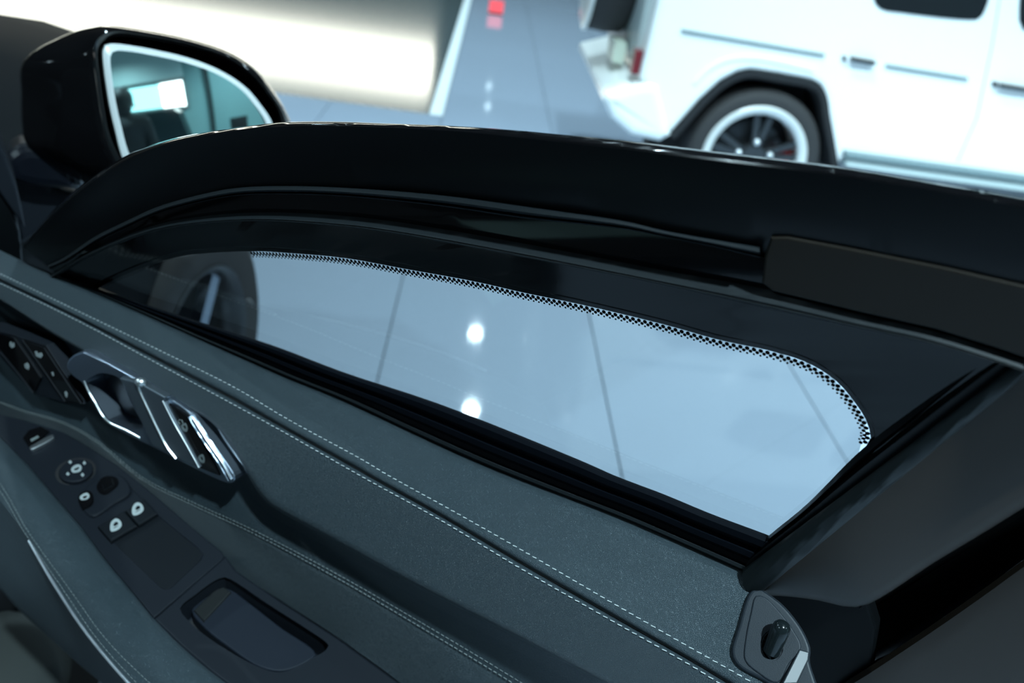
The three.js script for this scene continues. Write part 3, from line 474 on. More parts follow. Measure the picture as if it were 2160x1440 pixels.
// ---- side mirror
{
  const mc = eye.clone().addScaledVector(ray(400, 215), 1.32);
  const az = 46 * Math.PI / 180, el = 9 * Math.PI / 180, mn = V(Math.sin(az) * Math.cos(el), Math.sin(el), Math.cos(az) * Math.cos(el));
  const mp = new Plane3(mc, mn, V(Math.cos(az), 0, -Math.sin(az)));
  const face = [[200, 96], [212, 78], [236, 67], [300, 73], [400, 93], [478, 119], [528, 152], [566, 196], [592, 236], [601, 275], [592, 330], [560, 372], [450, 402], [330, 398], [268, 376], [248, 340], [226, 290], [214, 233], [204, 160]];
  const sil = [[150, 70], [200, 57], [228, 53], [302, 62], [402, 82], [485, 110], [535, 143], [575, 190], [602, 233], [617, 275], [608, 335], [572, 388], [450, 425], [300, 420], [180, 385], [62, 310], [52, 270], [50, 200], [54, 130]];
  const dep = [-0.075, -0.04, -0.03, -0.03, -0.03, -0.03, -0.03, -0.03, -0.03, -0.03, -0.03, -0.03, -0.03, -0.05, -0.08, -0.11, -0.115, -0.115, -0.105];
  const N = 76, fp = new THREE.CatmullRomCurve3(face.map(p => mp.at(p[0], p[1], 0)), true, 'centripetal').getPoints(N).slice(0, N);
  const ring = (pts, d, k = 1, back = 0) => { const c = new THREE.CatmullRomCurve3(pts.map((p, i) => mp.at(p[0], p[1], (typeof d === 'number' ? d : d[i]) - back)), true, 'centripetal'); return c.getPoints(N).slice(0, N); };
  const cen = sil.reduce((a, p, i) => a.add(mp.at(p[0], p[1], dep[i])), V(0, 0, 0)).divideScalar(sil.length);
  const shrink = (r, k, back) => r.map(p => cen.clone().add(p.clone().sub(cen).multiplyScalar(k)).addScaledVector(mn, -back));
  const silR = ring(sil, dep), midR = fp.map((p, i) => p.clone().lerp(silR[i], 0.5).addScaledVector(mn, 0.006));
  const inR = ring(face.map(p => [395 + (p[0] - 395) * 0.955, 235 + (p[1] - 235) * 0.94]), -0.012);
  const mir = part('side_mirror', loft([inR, fp.map(p => p.clone().addScaledVector(mn, 0)), fp.map((p, i) => p.clone().lerp(silR[i], 0.12).addScaledVector(mn, 0.004)), midR, silR, shrink(silR, 0.97, 0.03), shrink(silR, 0.85, 0.06), shrink(silR, 0.5, 0.085), shrink(silR, 0.02, 0.09)], true), M.gloss, door, 'glossy black side mirror housing');
  const gl = [[217, 106], [221, 96], [232, 92], [300, 100], [400, 123], [467, 150], [517, 183], [547, 217], [573, 257], [580, 290], [568, 330], [540, 356], [450, 378], [340, 376], [282, 362], [262, 340], [241, 267], [227, 200]];
  const gc = spline2(gl, 90, true), gi = gc.map(p => [p[0] + (390 - p[0]) * 0.075 + (p[0] < 300 ? 3 : 0), p[1] + (232 - p[1]) * 0.105]);
  {                                                 // gently convex glass, radius 1.3 m
    const c2 = mp.p2(398, 230, -0.004), rows = [], curve = q => { const p2 = mp.to2(q), r2 = p2.distanceToSquared(c2); return q.clone().addScaledVector(mn, 0.004 - r2 / 2.6); };
    const rim = gi.map(p => mp.at(p[0], p[1], -0.004)), cc = mp.p3(c2.x, c2.y, -0.004);
    for (let k = 0; k <= 14; k++) rows.push([...rim, rim[0]].map(q => curve(cc.clone().lerp(q, Math.max(0.001, k / 14)))));
    part('mirror_glass', loft(rows), M.mirror, mir, 'teal tinted mirror glass');
  }
  part('mirror_bevel', loft([gc.map(p => mp.at(p[0], p[1], -0.012)), gc.map(p => mp.at(p[0], p[1], -0.0075)), gi.map(p => mp.at(p[0], p[1], -0.004))].map(r => [...r, r[0].clone()])), std(C(0.62, 0.66, 0.66), 0.3), mir, 'bevelled mirror rim, its pale colour standing in for a bright reflection');  // pale colour imitates the screen reflected in the bevel
  part('mirror_back_plate', slab(mp, gc, -0.02, -0.0125), M.black, mir);
  // foot that carries the mirror
  const ft = new Plane3(eye.clone().addScaledVector(ray(110, 360), 1.3), eye.clone().sub(eye.clone().addScaledVector(ray(110, 360), 1.3)).setY(0).normalize(), camRight);
  part('mirror_foot', slab(ft, spline2([[40, 312], [90, 310], [140, 324], [158, 342], [168, 372], [176, 400], [120, 402], [60, 396], [20, 380], [10, 340]], 50, true), -0.08, 0.0, 0.018), M.paint, door, 'glossy dark mirror foot');
  part('mirror_foot_base', slab(ft, [[-60, 330], [18, 336], [70, 352], [112, 395], [160, 408], [120, 470], [40, 520], [-60, 540]], -0.12, -0.045, 0.01), M.plastic, door, 'dark mirror mounting base');
}

// ------------------------------------------------------------------ own car: front end, sill, pillar
{
  const xs = -0.71, cx = -1.58, mir = x => 2 * cx - x, rows = [];
  const sec = [[-0.98, 1.13, 1.22, 0], [-1.4, 1.13, 1.225, 0], [-1.9, 1.12, 1.215, 0.0], [-2.3, 1.07, 1.175, 0.01], [-2.6, 1.0, 1.115, 0.03], [-2.8, 0.93, 1.03, 0.08], [-2.92, 0.83, 0.9, 0.16], [-2.97, 0.72, 0.74, 0.24]];
  for (const [z, ys, yc, inset] of sec) {
    const half = [[xs - inset, 0.62], [xs - inset + 0.015, 0.8], [xs - inset - 0.005, ys - 0.08], [xs - inset - 0.05, ys - 0.02], [xs - inset - 0.13, ys + 0.015], [xs - inset - 0.32, (ys + yc) / 2 + 0.015], [-1.25, yc - 0.004], [cx, yc]];
    rows.push([...half.map(([x, y]) => V(x, y, z)), ...half.slice(0, -1).reverse().map(([x, y]) => V(mir(x), y, z))]);
  }
  rows.push(rows[rows.length - 1].map(p => V(p.x, 0.45, p.z + 0.05)));
  part('hood_and_fenders', loft(rows), phy(C(0.005, 0.006, 0.007), 0.6, { specularIntensity: 0.05 }), car, 'dark hood and fenders');
  // side of the fender around the wheel
  const sp = new Plane3(V(xs, 0, 0), V(1, 0, 0), V(0, 0, -1));
  const s = new THREE.Shape(); s.moveTo(0.98, 0.35); s.lineTo(0.98, 0.9); s.lineTo(2.8, 0.8); s.lineTo(2.9, 0.4); s.lineTo(2.55, 0.32); s.absarc(2.08, 0.4, 0.46, -0.17, Math.PI + 0.17, false);
  part('fender_side', slabShape(sp, s, -0.06, 0.005, 0.015), M.paint, car, 'dark glossy fender side');
  // wheel, turned slightly outwards
  const hub = V(-0.765, 0.38, -2.08), q = new THREE.Quaternion().setFromAxisAngle(V(0, 1, 0), -0.16);
  const wheel = new THREE.Group(); wheel.name = 'front_wheel'; wheel.position.copy(hub).sub(car.position); car.add(wheel);
  const put = (n, g, m, l) => { g.rotateZ(-Math.PI / 2); g.applyQuaternion(q); g.translate(hub.x, hub.y, hub.z); return part(n, g, m, wheel, l); };
  put('tyre', new THREE.LatheGeometry([[0.255, -0.11], [0.33, -0.125], [0.37, -0.105], [0.38, -0.05], [0.38, 0.05], [0.37, 0.105], [0.33, 0.125], [0.255, 0.11]].map(p => new THREE.Vector2(p[0], p[1])), 48), M.tyre);
  put('rim', new THREE.LatheGeometry([[0.25, -0.1], [0.235, 0.02], [0.24, 0.09], [0.262, 0.112], [0.255, 0.118], [0.235, 0.1], [0.225, 0.05]].map(p => new THREE.Vector2(p[0], p[1])), 48), M.spoke);
  for (let i = 0; i < 5; i++) { const g = new THREE.BoxGeometry(0.19, 0.03, 0.05); g.translate(0.135, 0.07, 0); g.rotateY(i * 1.2566); put('spoke', g, M.satin); }
  put('hub_cap', new THREE.CylinderGeometry(0.07, 0.075, 0.05, 24), M.satin).geometry;
  // windscreen pillar, sill, floor, roof, rear body
  const ap = new Plane3(eye.clone().addScaledVector(ray(20, 470), 1.2), eye.clone().sub(eye.clone().addScaledVector(ray(20, 470), 1.2)).setY(0).normalize(), camRight);
  part('door_jamb', slab(ap, [[-120, 120], [-10, 280], [12, 330], [36, 400], [53, 480], [40, 466], [-20, 380], [-120, 220]], -0.08, 0.012, 0.004), M.plastic, car, 'grey door jamb edge');
  part('pillar_seal', slab(ap, [[-120, 190], [-20, 370], [24, 440], [42, 490], [48, 556], [-20, 590], [-120, 610]], -0.08, 0.004, 0.004), M.satinBlack, car, 'black door seal');
  part('sill', box(0.46, 0.16, 2.62, -0.74, 0.30, 0.12), M.black, car);
  part('jamb_panel', box(0.32, 0.7, 0.04, -0.82, 0.5, -1.23), std(C(0.10, 0.15, 0.14), 0.5), car, 'grey green painted jamb');
  part('kick_panel', (() => { const g = new THREE.SphereGeometry(1, 28, 18); g.scale(0.15, 0.1, 0.16); g.translate(-0.70, 0.36, -0.96); return g; })(), std(C(0.022, 0.026, 0.024), 0.8), car, 'dark grey rounded kick panel');
  part('scuff_plate', box(0.2, 0.012, 1.6, -0.80, 0.387, 0.4), std(C(0.2, 0.28, 0.26), 0.5), car, 'pale sill plate');
  part('cabin_floor', box(1.5, 0.12, 2.9, -1.7, 0.34, 0.4), M.carpet, car);
  const rp = new Plane3(V(-0.66, 0, 0), V(1, 0, 0), V(0, 0, -1));
  part('rear_body', slabShape(rp, metreShape([[-0.55, 0.36], [-0.45, 1.14], [-2.1, 1.18], [-2.2, 0.9], [-2.15, 0.4]]), -1.84, 0, 0.05), M.paint, car, 'dark rear body');
  part('roof', slabShape(rp, metreShape([[0.2, 1.66], [-0.3, 1.72], [-1.4, 1.71], [-1.95, 1.6], [-1.95, 1.56], [-1.4, 1.66], [-0.3, 1.67], [0.2, 1.61]]), -1.7, -0.14, 0.01), M.paint, car, 'dark roof');
  part('windscreen_pillar', sweep([V(-0.68, 1.1, -1.0), V(-0.74, 1.4, -0.55), V(-0.80, 1.64, -0.15)], V(1, 0, 0), circleProf(0.035, 8)), M.paint, car);
  part('centre_pillar', slabShape(rp, metreShape([[-0.46, 1.1], [-0.6, 1.1], [-0.66, 1.68], [-0.56, 1.68]]), -0.12, -0.03, 0.01), M.gloss, car);
}
{
  const seat = new THREE.Group(); seat.name = 'front_seat'; seat.position.set(-1.2, 0.42, 0).sub(car.position); car.add(seat); seat.userData.label = 'dark grey leather seat';
  const cu = (w, h, d, x, y, z, r) => { const g = new THREE.SphereGeometry(1, 28, 18); const p = g.attributes.position; for (let i = 0; i < p.count; i++) { const f = v => Math.sign(v) * Math.pow(Math.abs(v), 0.45); p.setXYZ(i, f(p.getX(i)) * w / 2 + x, f(p.getY(i)) * h / 2 + y, f(p.getZ(i)) * d / 2 + z); } g.computeVertexNormals(); return g; };
  const sm = std(C(0.03, 0.034, 0.033), 0.6, { bumpMap: leatherTex, bumpScale: 0.0004 });
  part('seat_base', cu(0.5, 0.2, 0.52, -1.24, 0.56, -0.06), sm, seat); part('seat_bolster', cu(0.13, 0.2, 0.5, -0.97, 0.60, -0.05), sm, seat); part('backrest', cu(0.52, 0.7, 0.16, -1.24, 0.95, 0.32), sm, seat);
}

// ------------------------------------------------------------------ white off-road vehicle
const zS = -4.96, sv = new Plane3(V(0, 0, zS), V(0, 0, 1), V(1, 0, 0));
const hubP = sv.at(1591, 338); console.log('suv hub', hubP.toArray(), sv.at(1440, 65).toArray(), sv.at(1391, 0).toArray(), sv.at(2160, 378).toArray());
const suv = thing('off_road_vehicle', 'boxy white off-road vehicle with black wheel arches and a spare wheel', 'vehicle', V(hubP.x + 1.4, 0, zS - 0.9));
{
  const X = px => sv.p2(px, 200).x, p = (a, b) => { const q = sv.p2(a, b); return [q.x, q.y]; };
  const rearX = p(1380, 40)[0];
  const arch = [[1413, 284], [1440, 254], [1476, 213], [1520, 173], [1556, 154], [1582, 149], [1644, 158], [1711, 171], [1729, 182], [1740, 206], [1745, 240], [1756, 302], [1764, 351]];
  const fx = hubP.x + 2.89;
  const body = [[rearX, 1.2], [rearX - 0.01, 0.78], p(1351, 169), ...[p(1400, 268)], ...arch.map(q => p(...q)), p(1782, 335), [fx - 0.5, 0.44], [fx - 0.46, 0.62], [fx - 0.34, 0.86], [fx + 0.3, 0.88], [fx + 0.46, 0.62], [fx + 0.5, 0.5], [fx + 0.78, 0.5], [fx + 0.8, 1.1], [fx + 0.72, 1.2], [fx - 0.55, 1.24], [fx - 0.85, 1.28], [fx - 1.1, 1.92], [rearX + 0.1, 1.96], [rearX + 0.03, 1.9]];
  const W = 1.72;
  part('body', slabShape(sv, metreShape(body), -W, 0, 0.035), M.white, suv, 'white body');
  // flared lip above the rear wheel
  const lip = spline2([[1465, 175], [1490, 148], [1525, 128], [1560, 121], [1600, 122], [1665, 134], [1715, 146]], 30).map(q => sv.at(q[0], q[1], 0.0));
  part('arch_flare', sweep(lip, V(0, 0, 1), [[-0.014, -0.02], [-0.01, 0.006], [0.01, 0.008], [0.016, -0.02]]), M.white, suv, 'white wheel arch flare');
  const inArch = [[1395, 300], ...arch, [1775, 400], [1380, 400]].map(q => p(...q));
  part('wheel_well', slabShape(sv, metreShape(inArch.map(q => [hubP.x + (q[0] - hubP.x) * 1.03, 0.4 + (q[1] - 0.4) * 1.02])), -0.5, -0.30, 0), M.black, suv, 'black wheel well');
  part('arch_trim', sweep(spline2(arch, 60).map(q => sv.at(q[0], q[1], -0.03)), V(0, 0, 1), [[0.045, -0.25], [0.045, 0.0], [0.03, 0.03], [-0.006, 0.034], [-0.016, -0.25]]), M.black, suv, 'black wheel arch trim');
  const wheelAt = (x, rearOne) => {
    const w = new THREE.Group(); w.name = 'wheel'; w.position.set(x, hubP.y, zS - 0.16).sub(suv.position); suv.add(w);
    const put = (n, g, m, l) => { g.rotateX(Math.PI / 2); g.translate(x, hubP.y, zS - 0.16); return part(n, g, m, w, l); };
    const lat = (pts, s = 56) => new THREE.LatheGeometry(pts.map(q => new THREE.Vector2(q[0], q[1])), s);
    const R = hubP.y + 0.004;
    put('tyre', lat([[0.305, -0.14], [R - 0.03, -0.15], [R, -0.12], [R, 0.11], [R - 0.02, 0.14], [R - 0.06, 0.15], [0.312, 0.14]]), M.tyre, 'black tyre');
    put('rim_ring', lat([[0.318, 0.12], [0.316, 0.148], [0.305, 0.155], [0.27, 0.14], [0.262, 0.12], [0.262, -0.1]]), M.rim, 'pale rim ring');
    put('brake_disc', lat([[0.0, -0.02], [0.2, -0.02], [0.2, 0.0], [0, 0.0]]), M.spoke);
    put('rim_back', lat([[0.0, -0.06], [0.3, -0.06]]), M.black);
    for (let i = 0; i < 5; i++) for (const o of [-0.16, 0.16]) { const g = new THREE.BoxGeometry(0.19, 0.035, 0.032); g.translate(0.165, 0.1, 0); g.rotateY(i * 1.2566 + o + 0.3); put('spoke', g, M.spoke, 'dark spoke'); }
    put('hub_cap', new THREE.CylinderGeometry(0.075, 0.08, 0.05, 24).translate(0, 0.105, 0), M.spoke);
    for (let i = 0; i < 5; i++) { const g = new THREE.SphereGeometry(0.02, 12, 8); g.translate(0.1 * Math.cos(i * 1.2566 + 0.9), 0.13, 0.1 * Math.sin(i * 1.2566 + 0.9)); put('wheel_bolt', g, M.chrome, 'bright wheel bolt'); }
    const cal = new THREE.BoxGeometry(0.1, 0.06, 0.18, 1, 1, 1); cal.translate(0.19, 0.04, 0); cal.rotateY(-0.15); put('brake_caliper', cal, M.red, 'red brake caliper');
  };
  wheelAt(hubP.x); wheelAt(fx);
  const bar = (n, a, b, w, m, l, h0 = -0.01, h1 = 0.012) => { const q = [[a[0], a[1] - w], [b[0], b[1] - w], [b[0], b[1] + w], [a[0], a[1] + w]]; return part(n, slab(sv, q, h0, h1, 0.004), m, suv, l); };
  bar('side_strip', [1438, 65], [1740, 117], 3.2, M.greyTrim, 'grey side strip'); bar('side_strip', [1870, 139], [2042, 167], 3.2, M.greyTrim, 'grey side strip'); bar('side_strip', [2240, 202], [2500, 246], 3.2, M.greyTrim, 'grey side strip');
  bar('door_lock', [1778, 123], [1786, 124.5], 5, M.black, 'black lock button'); bar('door_handle', [1798, 125], [1848, 134], 4, M.black, 'black door handle', -0.01, 0.035);
  bar('door_lock', [2095, 177], [2106, 179], 5, M.black, 'black lock button'); bar('door_handle', [2114, 181], [2180, 192], 4, M.black, 'black door handle', -0.01, 0.035);
  part('side_window', slab(sv, spline2([[1842, -90], [1842, -20], [1846, 6], [1860, 20], [1900, 27], [2040, 42], [2066, 40], [2080, 18], [2090, -20], [2100, -90]], 50, true), -0.02, 0.006, 0.003), M.darkGlass, suv, 'dark side window');
  part('side_window', slab(sv, spline2([[2160, -90], [2152, 0], [2152, 50], [2162, 66], [2190, 70], [2420, 110], [2440, 100], [2440, -60]], 40, true), -0.02, 0.006, 0.003), M.darkGlass, suv, 'dark front door window');
  part('door_seam', sweep([[2118, -60], [2092, 100], [2060, 250], [2020, 340]].map(q => sv.at(q[0], q[1], 0.001)), V(0, 0, 1), circleProf(0.004, 5)), std(C(0.5, 0.56, 0.56), 0.6), suv);
  // running board: dark tube over a bright plate
  part('running_board', slab(sv, [[1784, 320], [1800, 322], [2160, 372], [2450, 414], [2450, 430], [2160, 386], [1784, 334]], -0.15, 0.05, 0.008), M.greyTrim, suv, 'dark running board edge');
  part('sill_plate', slab(sv, [[1784, 336], [2160, 388], [2450, 432], [2450, 446], [2160, 404], [1784, 352]], -0.15, 0.03, 0.008), std(C(0.5, 0.58, 0.56), 0.4), suv, 'pale sill plate');
  // rear: bumper, light, spare wheel
  const bz = zS - W / 2;
  const bx = p(1285, 230)[0];
  part('rear_bumper', slabShape(new Plane3(V(0, 0, zS + 0.03), V(0, 0, 1), V(1, 0, 0)), metreShape([[rearX + 0.04, 0.76], p(1275, 195), p(1271, 210), p(1289, 249), p(1329, 284), p(1391, 298), p(1415, 284), [rearX + 0.1, 0.75]]), -W - 0.06, 0, 0.05), M.white, suv, 'white rear bumper');
  part('tail_lamp', box(0.07, 0.13, 0.1, rearX - 0.02, p(1335, 135)[1], zS - 0.12), M.tailRed, suv, 'dark red tail lamp');
  part('rear_light_cluster', box(0.07, 0.12, 0.3, p(1290, 140)[0] + 0.1, p(1280, 135)[1], zS - 0.6), std(C(0.55, 0.6, 0.5), 0.3), suv, 'pale rear lamp');
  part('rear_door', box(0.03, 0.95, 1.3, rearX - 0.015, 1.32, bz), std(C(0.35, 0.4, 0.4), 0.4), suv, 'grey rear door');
  const sw = new THREE.LatheGeometry([[0.0, -0.13], [0.36, -0.13], [0.39, -0.1], [0.4, 0.0], [0.39, 0.1], [0.37, 0.12], [0.3, 0.125]].map(q => new THREE.Vector2(q[0], q[1])), 40); sw.rotateZ(Math.PI / 2); sw.translate(rearX - 0.16, 1.28, bz); part('spare_tyre', sw, M.tyre, suv, 'black spare tyre');
  const sc = new THREE.LatheGeometry([[0.36, 0.115], [0.405, 0.12], [0.405, 0.135], [0.36, 0.15], [0.0, 0.155]].map(q => new THREE.Vector2(q[0], q[1])), 40); sc.rotateZ(Math.PI / 2); sc.translate(rearX - 0.16, 1.28, bz); part('spare_wheel_cover', sc, M.white, suv, 'white spare wheel cover');
}

// ------------------------------------------------------------------ what the side mirror shows: the hall behind the camera
{
  const y0 = 1.75, y1 = 2.85, z0 = 2.9, z1 = 6.1, x = 12.85;
  const t = thing('wall_screen', 'wide bright cyan screen above the dark stand-in counter, seen in the side mirror', 'screen', V(x, 0, (z0 + z1) / 2));
  part('screen_frame', box(0.08, y1 - y0 + 0.12, z1 - z0 + 0.12, x + 0.05, (y0 + y1) / 2, (z0 + z1) / 2), M.darkPlastic, t);
  const cells = [[z0, z0 + 1.2, C(1.0, 1.0, 1.0), 5], [z0 + 1.2, z1, C(0.45, 0.95, 1.0), 1.6]];
  for (const [a, b, col, e] of cells) {
    part('screen', box(0.02, y1 - y0, b - a, x, (y0 + y1) / 2, (a + b) / 2), new THREE.MeshStandardMaterial({ color: 0x000000, emissive: col, emissiveIntensity: e }), t, 'glowing screen field');
    const l = new THREE.RectAreaLight(col, e * 0.5, b - a, y1 - y0); l.position.set(-0.03, (y0 + y1) / 2, (a + b) / 2 - t.position.z); l.rotation.set(0, Math.PI / 2, 0); t.add(l);
  }
  const f = thing('fascia', 'pale fascia board above the bright cyan screen', 'board', V(12.9, 3.0, 5));
  part('board', box(0.1, 1.7, 4.8, 12.9, 3.87, 5.2), std(C(0.6, 0.72, 0.68), 0.6), f);
  const pp = new Plane3(V(0, 0, 4.4), V(0, 0, 1), V(1, 0, 0));
  const cp = new Plane3(V(11.4, 0, 0), V(-1, 0, 0), V(0, 0, 1));
  const c = thing('vehicle_stand_in', 'stand-in for a dark vehicle, a sloped counter below the bright cyan screen', 'counter', V(11.7, 0, 4.2));  // plain block added in place of a dark vehicle
  part('block_body', slabShape(cp, metreShape([[2.35, 0], [6.1, 0], [5.9, 1.45], [5.6, 1.62], [3.1, 1.62], [2.85, 1.45]]), -0.7, 0, 0.04), std(C(0.012, 0.02, 0.022), 0.3), c);
  part('block_base', box(0.66, 0.1, 3.9, 11.75, 0.05, 4.22), std(C(0.03, 0.05, 0.05), 0.5), c);
  const k = thing('hall_column', 'slim dark column on the grey green wall', 'column', V(12.8, 0, 1.6));
  part('shaft', box(0.3, CEILING, 0.2, 12.82, CEILING / 2, 1.6), std(C(0.02, 0.03, 0.03), 0.7), k); part('foot', box(0.36, 0.12, 0.3, 12.8, 0.06, 1.6), std(C(0.03, 0.035, 0.035), 0.6), k);
  const st = thing('tub_chair', 'small dark rounded tub chair by the grey green wall', 'chair', V(11.8, 0, 0.1));
  const lat = (pts, x, z) => { const g = new THREE.LatheGeometry(pts.map(p => new THREE.Vector2(p[0], p[1])), 32); g.translate(x, 0, z); return g; };
  part('base', lat([[0, 0], [0.3, 0], [0.3, 0.05], [0, 0.05]], 11.8, 0.1), M.darkPlastic, st);
  part('seat', lat([[0, 0.05], [0.36, 0.05], [0.4, 0.12], [0.4, 0.4], [0.34, 0.45], [0, 0.46]], 11.8, 0.1), M.carpet, st);
  const bk = new THREE.CylinderGeometry(0.44, 0.42, 0.5, 32, 1, true, Math.PI * 0.0, Math.PI); bk.translate(11.8, 0.65, 0.1); part('backrest', bk, M.carpet, st);
  const to = thing('totem_sign', 'narrow pale glowing totem beside the dark stand-in counter', 'sign', V(12.3, 0, 6.75));
  part('foot', box(0.4, 0.06, 0.5, 12.3, 0.03, 6.75), M.darkPlastic, to);
  part('light_panel', box(0.1, 1.5, 0.36, 12.3, 0.82, 6.75), new THREE.MeshStandardMaterial({ color: 0xffffff, emissive: C(0.4, 0.9, 0.95), emissiveIntensity: 1.2 }), to, 'glowing panel');
}
{
  const p = eye.clone().addScaledVector(ray(1045, 30), -EYE / ray(1045, 30).y);
  const t = thing('red_lamp_stand_in', 'small red glowing box standing in for a red lamp on the far blue floor', 'sign', V(p.x, 0, p.z));  // glowing box made up in place of a distant red lamp
  part('foot', box(0.2, 0.02, 0.1, p.x, 0.01, p.z), M.darkPlastic, t);
  part('light_panel', box(0.2, 0.16, 0.03, p.x, 0.1, p.z), new THREE.MeshStandardMaterial({ color: 0x200000, emissive: C(1, 0.14, 0.18), emissiveIntensity: 1.1 }), t, 'red glowing panel');
}
// person added beside the camera as the photographer's silhouette in the side mirror
{
  const tint = { skin: std(C(0.20, 0.12, 0.09), 0.55), cloth: std(C(0.008, 0.009, 0.011), 0.85), jeans: std(C(0.012, 0.015, 0.022), 0.85), hair: std(C(0.006, 0.005, 0.005), 0.6), shoe: std(C(0.02, 0.02, 0.02), 0.6) };
  const at = V(1.55, 0, -0.12), turn = new THREE.Quaternion().setFromAxisAngle(V(0, 1, 0), Math.PI / 2 - 0.3);   // model faces +z
  const per = thing('person', 'person in dark jacket and trousers standing in for the photographer, arms hanging', 'person', at);
  const cap = (p, a, b, ra, rb) => { const bx = b[0] - a[0], by = b[1] - a[1], bz = b[2] - a[2], px = p[0] - a[0], py = p[1] - a[1], pz = p[2] - a[2]; const t = Math.max(0, Math.min(1, (px * bx + py * by + pz * bz) / (bx * bx + by * by + bz * bz || 1e-9))); return Math.hypot(px - bx * t, py - by * t, pz - bz * t) - (ra + (rb - ra) * t); };
  const ell = (p, c, r) => { const x = (p[0] - c[0]) / r[0], y = (p[1] - c[1]) / r[1], z = (p[2] - c[2]) / r[2], k = Math.hypot(x, y, z); return (k - 1) * Math.min(...r); };
  const smin = (a, b, k) => { const h = Math.max(0, Math.min(1, 0.5 + 0.5 * (b - a) / k)); return b + (a - b) * h - k * h * (1 - h); };
  const field = (bones, k) => p => bones.reduce((d, o) => smin(d, o.length === 2 ? ell(p, o[0], o[1]) : cap(p, ...o), k), 9);
  function sdf(f, c, half, res) {
    const mc = new MarchingCubes(res, new THREE.MeshBasicMaterial(), false, false, 160000); mc.isolation = 0; mc.reset();
    for (let z = 0; z < res; z++) for (let y = 0; y < res; y++) for (let x = 0; x < res; x++) { const q = v => (v - res / 2) / (res / 2); mc.field[x + y * res + z * res * res] = -f([c[0] + q(x) * half, c[1] + q(y) * half, c[2] + q(z) * half]); }
    mc.update(); const n = mc.count, pos = new Float32Array(mc.positionArray.slice(0, n * 3)), g = new THREE.BufferGeometry();
    for (let i = 0; i < n; i++) { pos[3 * i] = c[0] + pos[3 * i] * half; pos[3 * i + 1] = c[1] + pos[3 * i + 1] * half; pos[3 * i + 2] = c[2] + pos[3 * i + 2] * half; }
    g.setAttribute('position', new THREE.BufferAttribute(pos, 3)); const w = mergeVertices(g, 1e-5); w.computeVertexNormals(); return w;
  }
  const put = (name, g, m, parent, label) => { g.applyQuaternion(turn); g.translate(at.x, at.y, at.z); return part(name, g, m, parent, label); };
  const HY = 1.425, hand = s => {
    const w = [s * 0.245, 0.79, 0.03], b = [[w, [s * 0.245, 0.75, 0.035], 0.024, 0.03], [[s * 0.245, 0.74, 0.05], [s * 0.243, 0.70, 0.055], 0.02, 0.02], [[s * 0.245, 0.74, 0.025], [s * 0.243, 0.70, 0.025], 0.02, 0.02]];
    [[0.064, 0.052], [0.046, 0.062], [0.027, 0.058], [0.009, 0.046]].forEach(([z, l]) => { const k = [s * 0.241, 0.695, z], m = [s * 0.236, 0.695 - l * 0.55, z + 0.003], e = [s * 0.225, 0.695 - l, z + 0.002]; b.push([k, m, 0.0088, 0.0082], [m, e, 0.0082, 0.007]); });
    b.push([[s * 0.24, 0.755, 0.058], [s * 0.228, 0.725, 0.082], 0.012, 0.0095], [[s * 0.228, 0.725, 0.082], [s * 0.221, 0.70, 0.09], 0.0095, 0.008]); return b;
  };
  const head = [[[0, HY + 0.02, -0.008], [0.074, 0.095, 0.09]], [[0, HY - 0.045, 0.028], [0.053, 0.062, 0.058]], [[0, HY - 0.002, 0.086], [0, HY - 0.034, 0.1], 0.011, 0.015], [[0, HY - 0.09, 0.062], [0, HY - 0.092, 0.064], 0.02, 0.02], [[-0.02, HY - 0.062, 0.078], [0.02, HY - 0.062, 0.078], 0.0085, 0.0085], [[-0.074, HY, -0.01], [-0.08, HY - 0.035, -0.008], 0.012, 0.009], [[0.074, HY, -0.01], [0.08, HY - 0.035, -0.008], 0.012, 0.009], [[0, HY - 0.06, -0.015], [0, HY - 0.18, -0.03], 0.05, 0.055]];
  const headF = field(head, 0.018), eyes = p => Math.min(Math.hypot(p[0] - 0.03, p[1] - HY, p[2] - 0.092), Math.hypot(p[0] + 0.03, p[1] - HY, p[2] - 0.092)) - 0.014;
  const hg = sdf(p => Math.max(headF(p), -eyes(p)), [0, HY - 0.03, 0.01], 0.19, 96);
  const gl = sdf(field(hand(-1), 0.008), [-0.235, 0.715, 0.045], 0.11, 64), gr = sdf(field(hand(1), 0.008), [0.235, 0.715, 0.045], 0.11, 64);
  const bodyM = put('body', flat([hg, gl, gr]), tint.skin, per, 'head and hands');
  const hairF = p => Math.max(Math.min(ell(p, [0, HY + 0.035, -0.02], [0.087, 0.102, 0.1]), ell(p, [0, HY - 0.03, -0.06], [0.075, 0.09, 0.05])), -(Math.max(ell(p, [0, HY - 0.02, 0.11], [0.068, 0.085, 0.1]), -9)));
  put('hair', sdf(hairF, [0, HY, -0.02], 0.17, 72), tint.hair, per, 'short black hair');
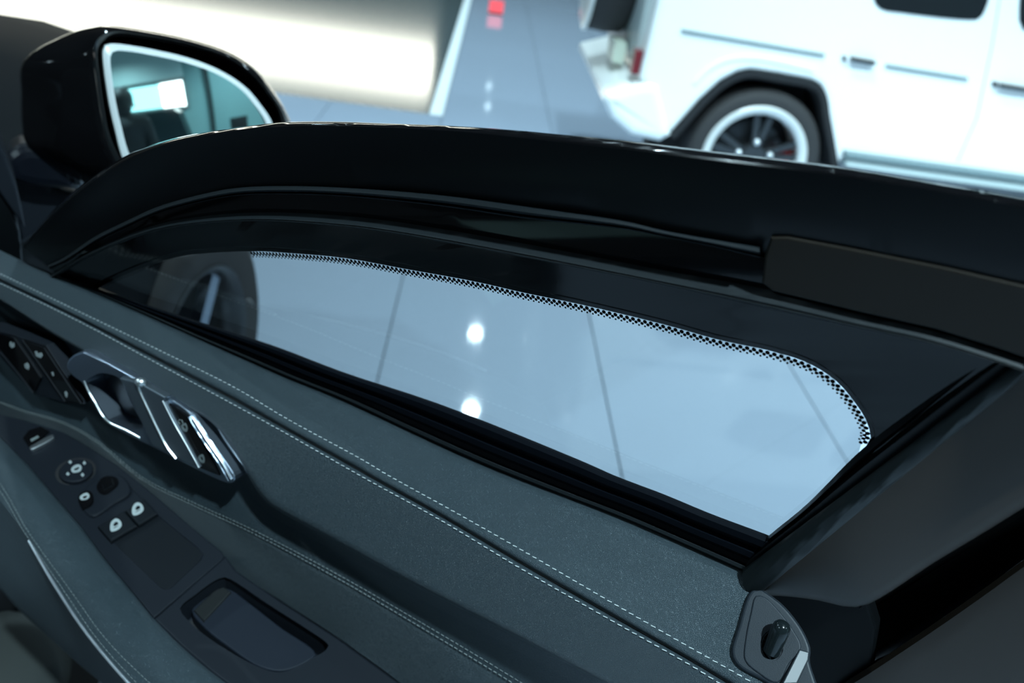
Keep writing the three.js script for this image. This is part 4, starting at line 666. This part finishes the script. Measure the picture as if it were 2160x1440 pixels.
  put('eye', flat([-1, 1].map(s => { const g = new THREE.SphereGeometry(0.0115, 14, 10); g.translate(s * 0.03, HY, 0.083); return g; })), std(C(0.5, 0.5, 0.48), 0.3), per);
  const jk = [[[-0.1, 1.22, -0.02], [0.1, 1.22, -0.02], 0.085, 0.085], [[0, 1.2, -0.01], [0, 1.0, 0.0], 0.125, 0.115], [[-0.07, 1.15, 0], [-0.06, 0.86, 0], 0.095, 0.1], [[0.07, 1.15, 0], [0.06, 0.86, 0], 0.095, 0.1], [[-0.07, 0.86, 0], [0.07, 0.86, 0], 0.105, 0.105]];
  for (const s of [-1, 1]) jk.push([[s * 0.165, 1.235, -0.02], [s * 0.225, 1.03, -0.03], 0.058, 0.048], [[s * 0.225, 1.03, -0.03], [s * 0.245, 0.805, 0.028], 0.046, 0.036]);
  jk.push([[0, 1.29, -0.02], [0, 1.315, -0.022], 0.068, 0.064]);
  put('jacket', sdf(p => Math.max(field(jk, 0.035)(p), 0.79 - p[1], p[1] - 1.325), [0, 1.05, 0], 0.36, 84), tint.cloth, per, 'dark jacket');
  const tr = []; for (const s of [-1, 1]) tr.push([[s * 0.075, 0.84, 0], [s * 0.09, 0.44, 0.012], 0.092, 0.062], [[s * 0.09, 0.44, 0.012], [s * 0.095, 0.08, -0.012], 0.062, 0.05]);
  tr.push([[-0.06, 0.85, -0.01], [0.06, 0.85, -0.01], 0.1, 0.1]);
  put('trousers', sdf(p => Math.max(field(tr, 0.03)(p), 0.055 - p[1]), [0, 0.5, 0], 0.5, 96), tint.jeans, per, 'dark trousers');
  for (const s of [-1, 1]) put('shoe', sdf(p => Math.max(field([[[s * 0.095, 0.05, -0.05], [s * 0.105, 0.035, 0.12], 0.05, 0.04], [[s * 0.095, 0.05, -0.03], [s * 0.095, 0.09, -0.015], 0.045, 0.042]], 0.03)(p), 0.001 - p[1]), [s * 0.1, 0.06, 0.03], 0.17, 48), tint.shoe, per, 'dark shoe');
}
scene.updateMatrixWorld(true);
renderer.render(scene, camera);
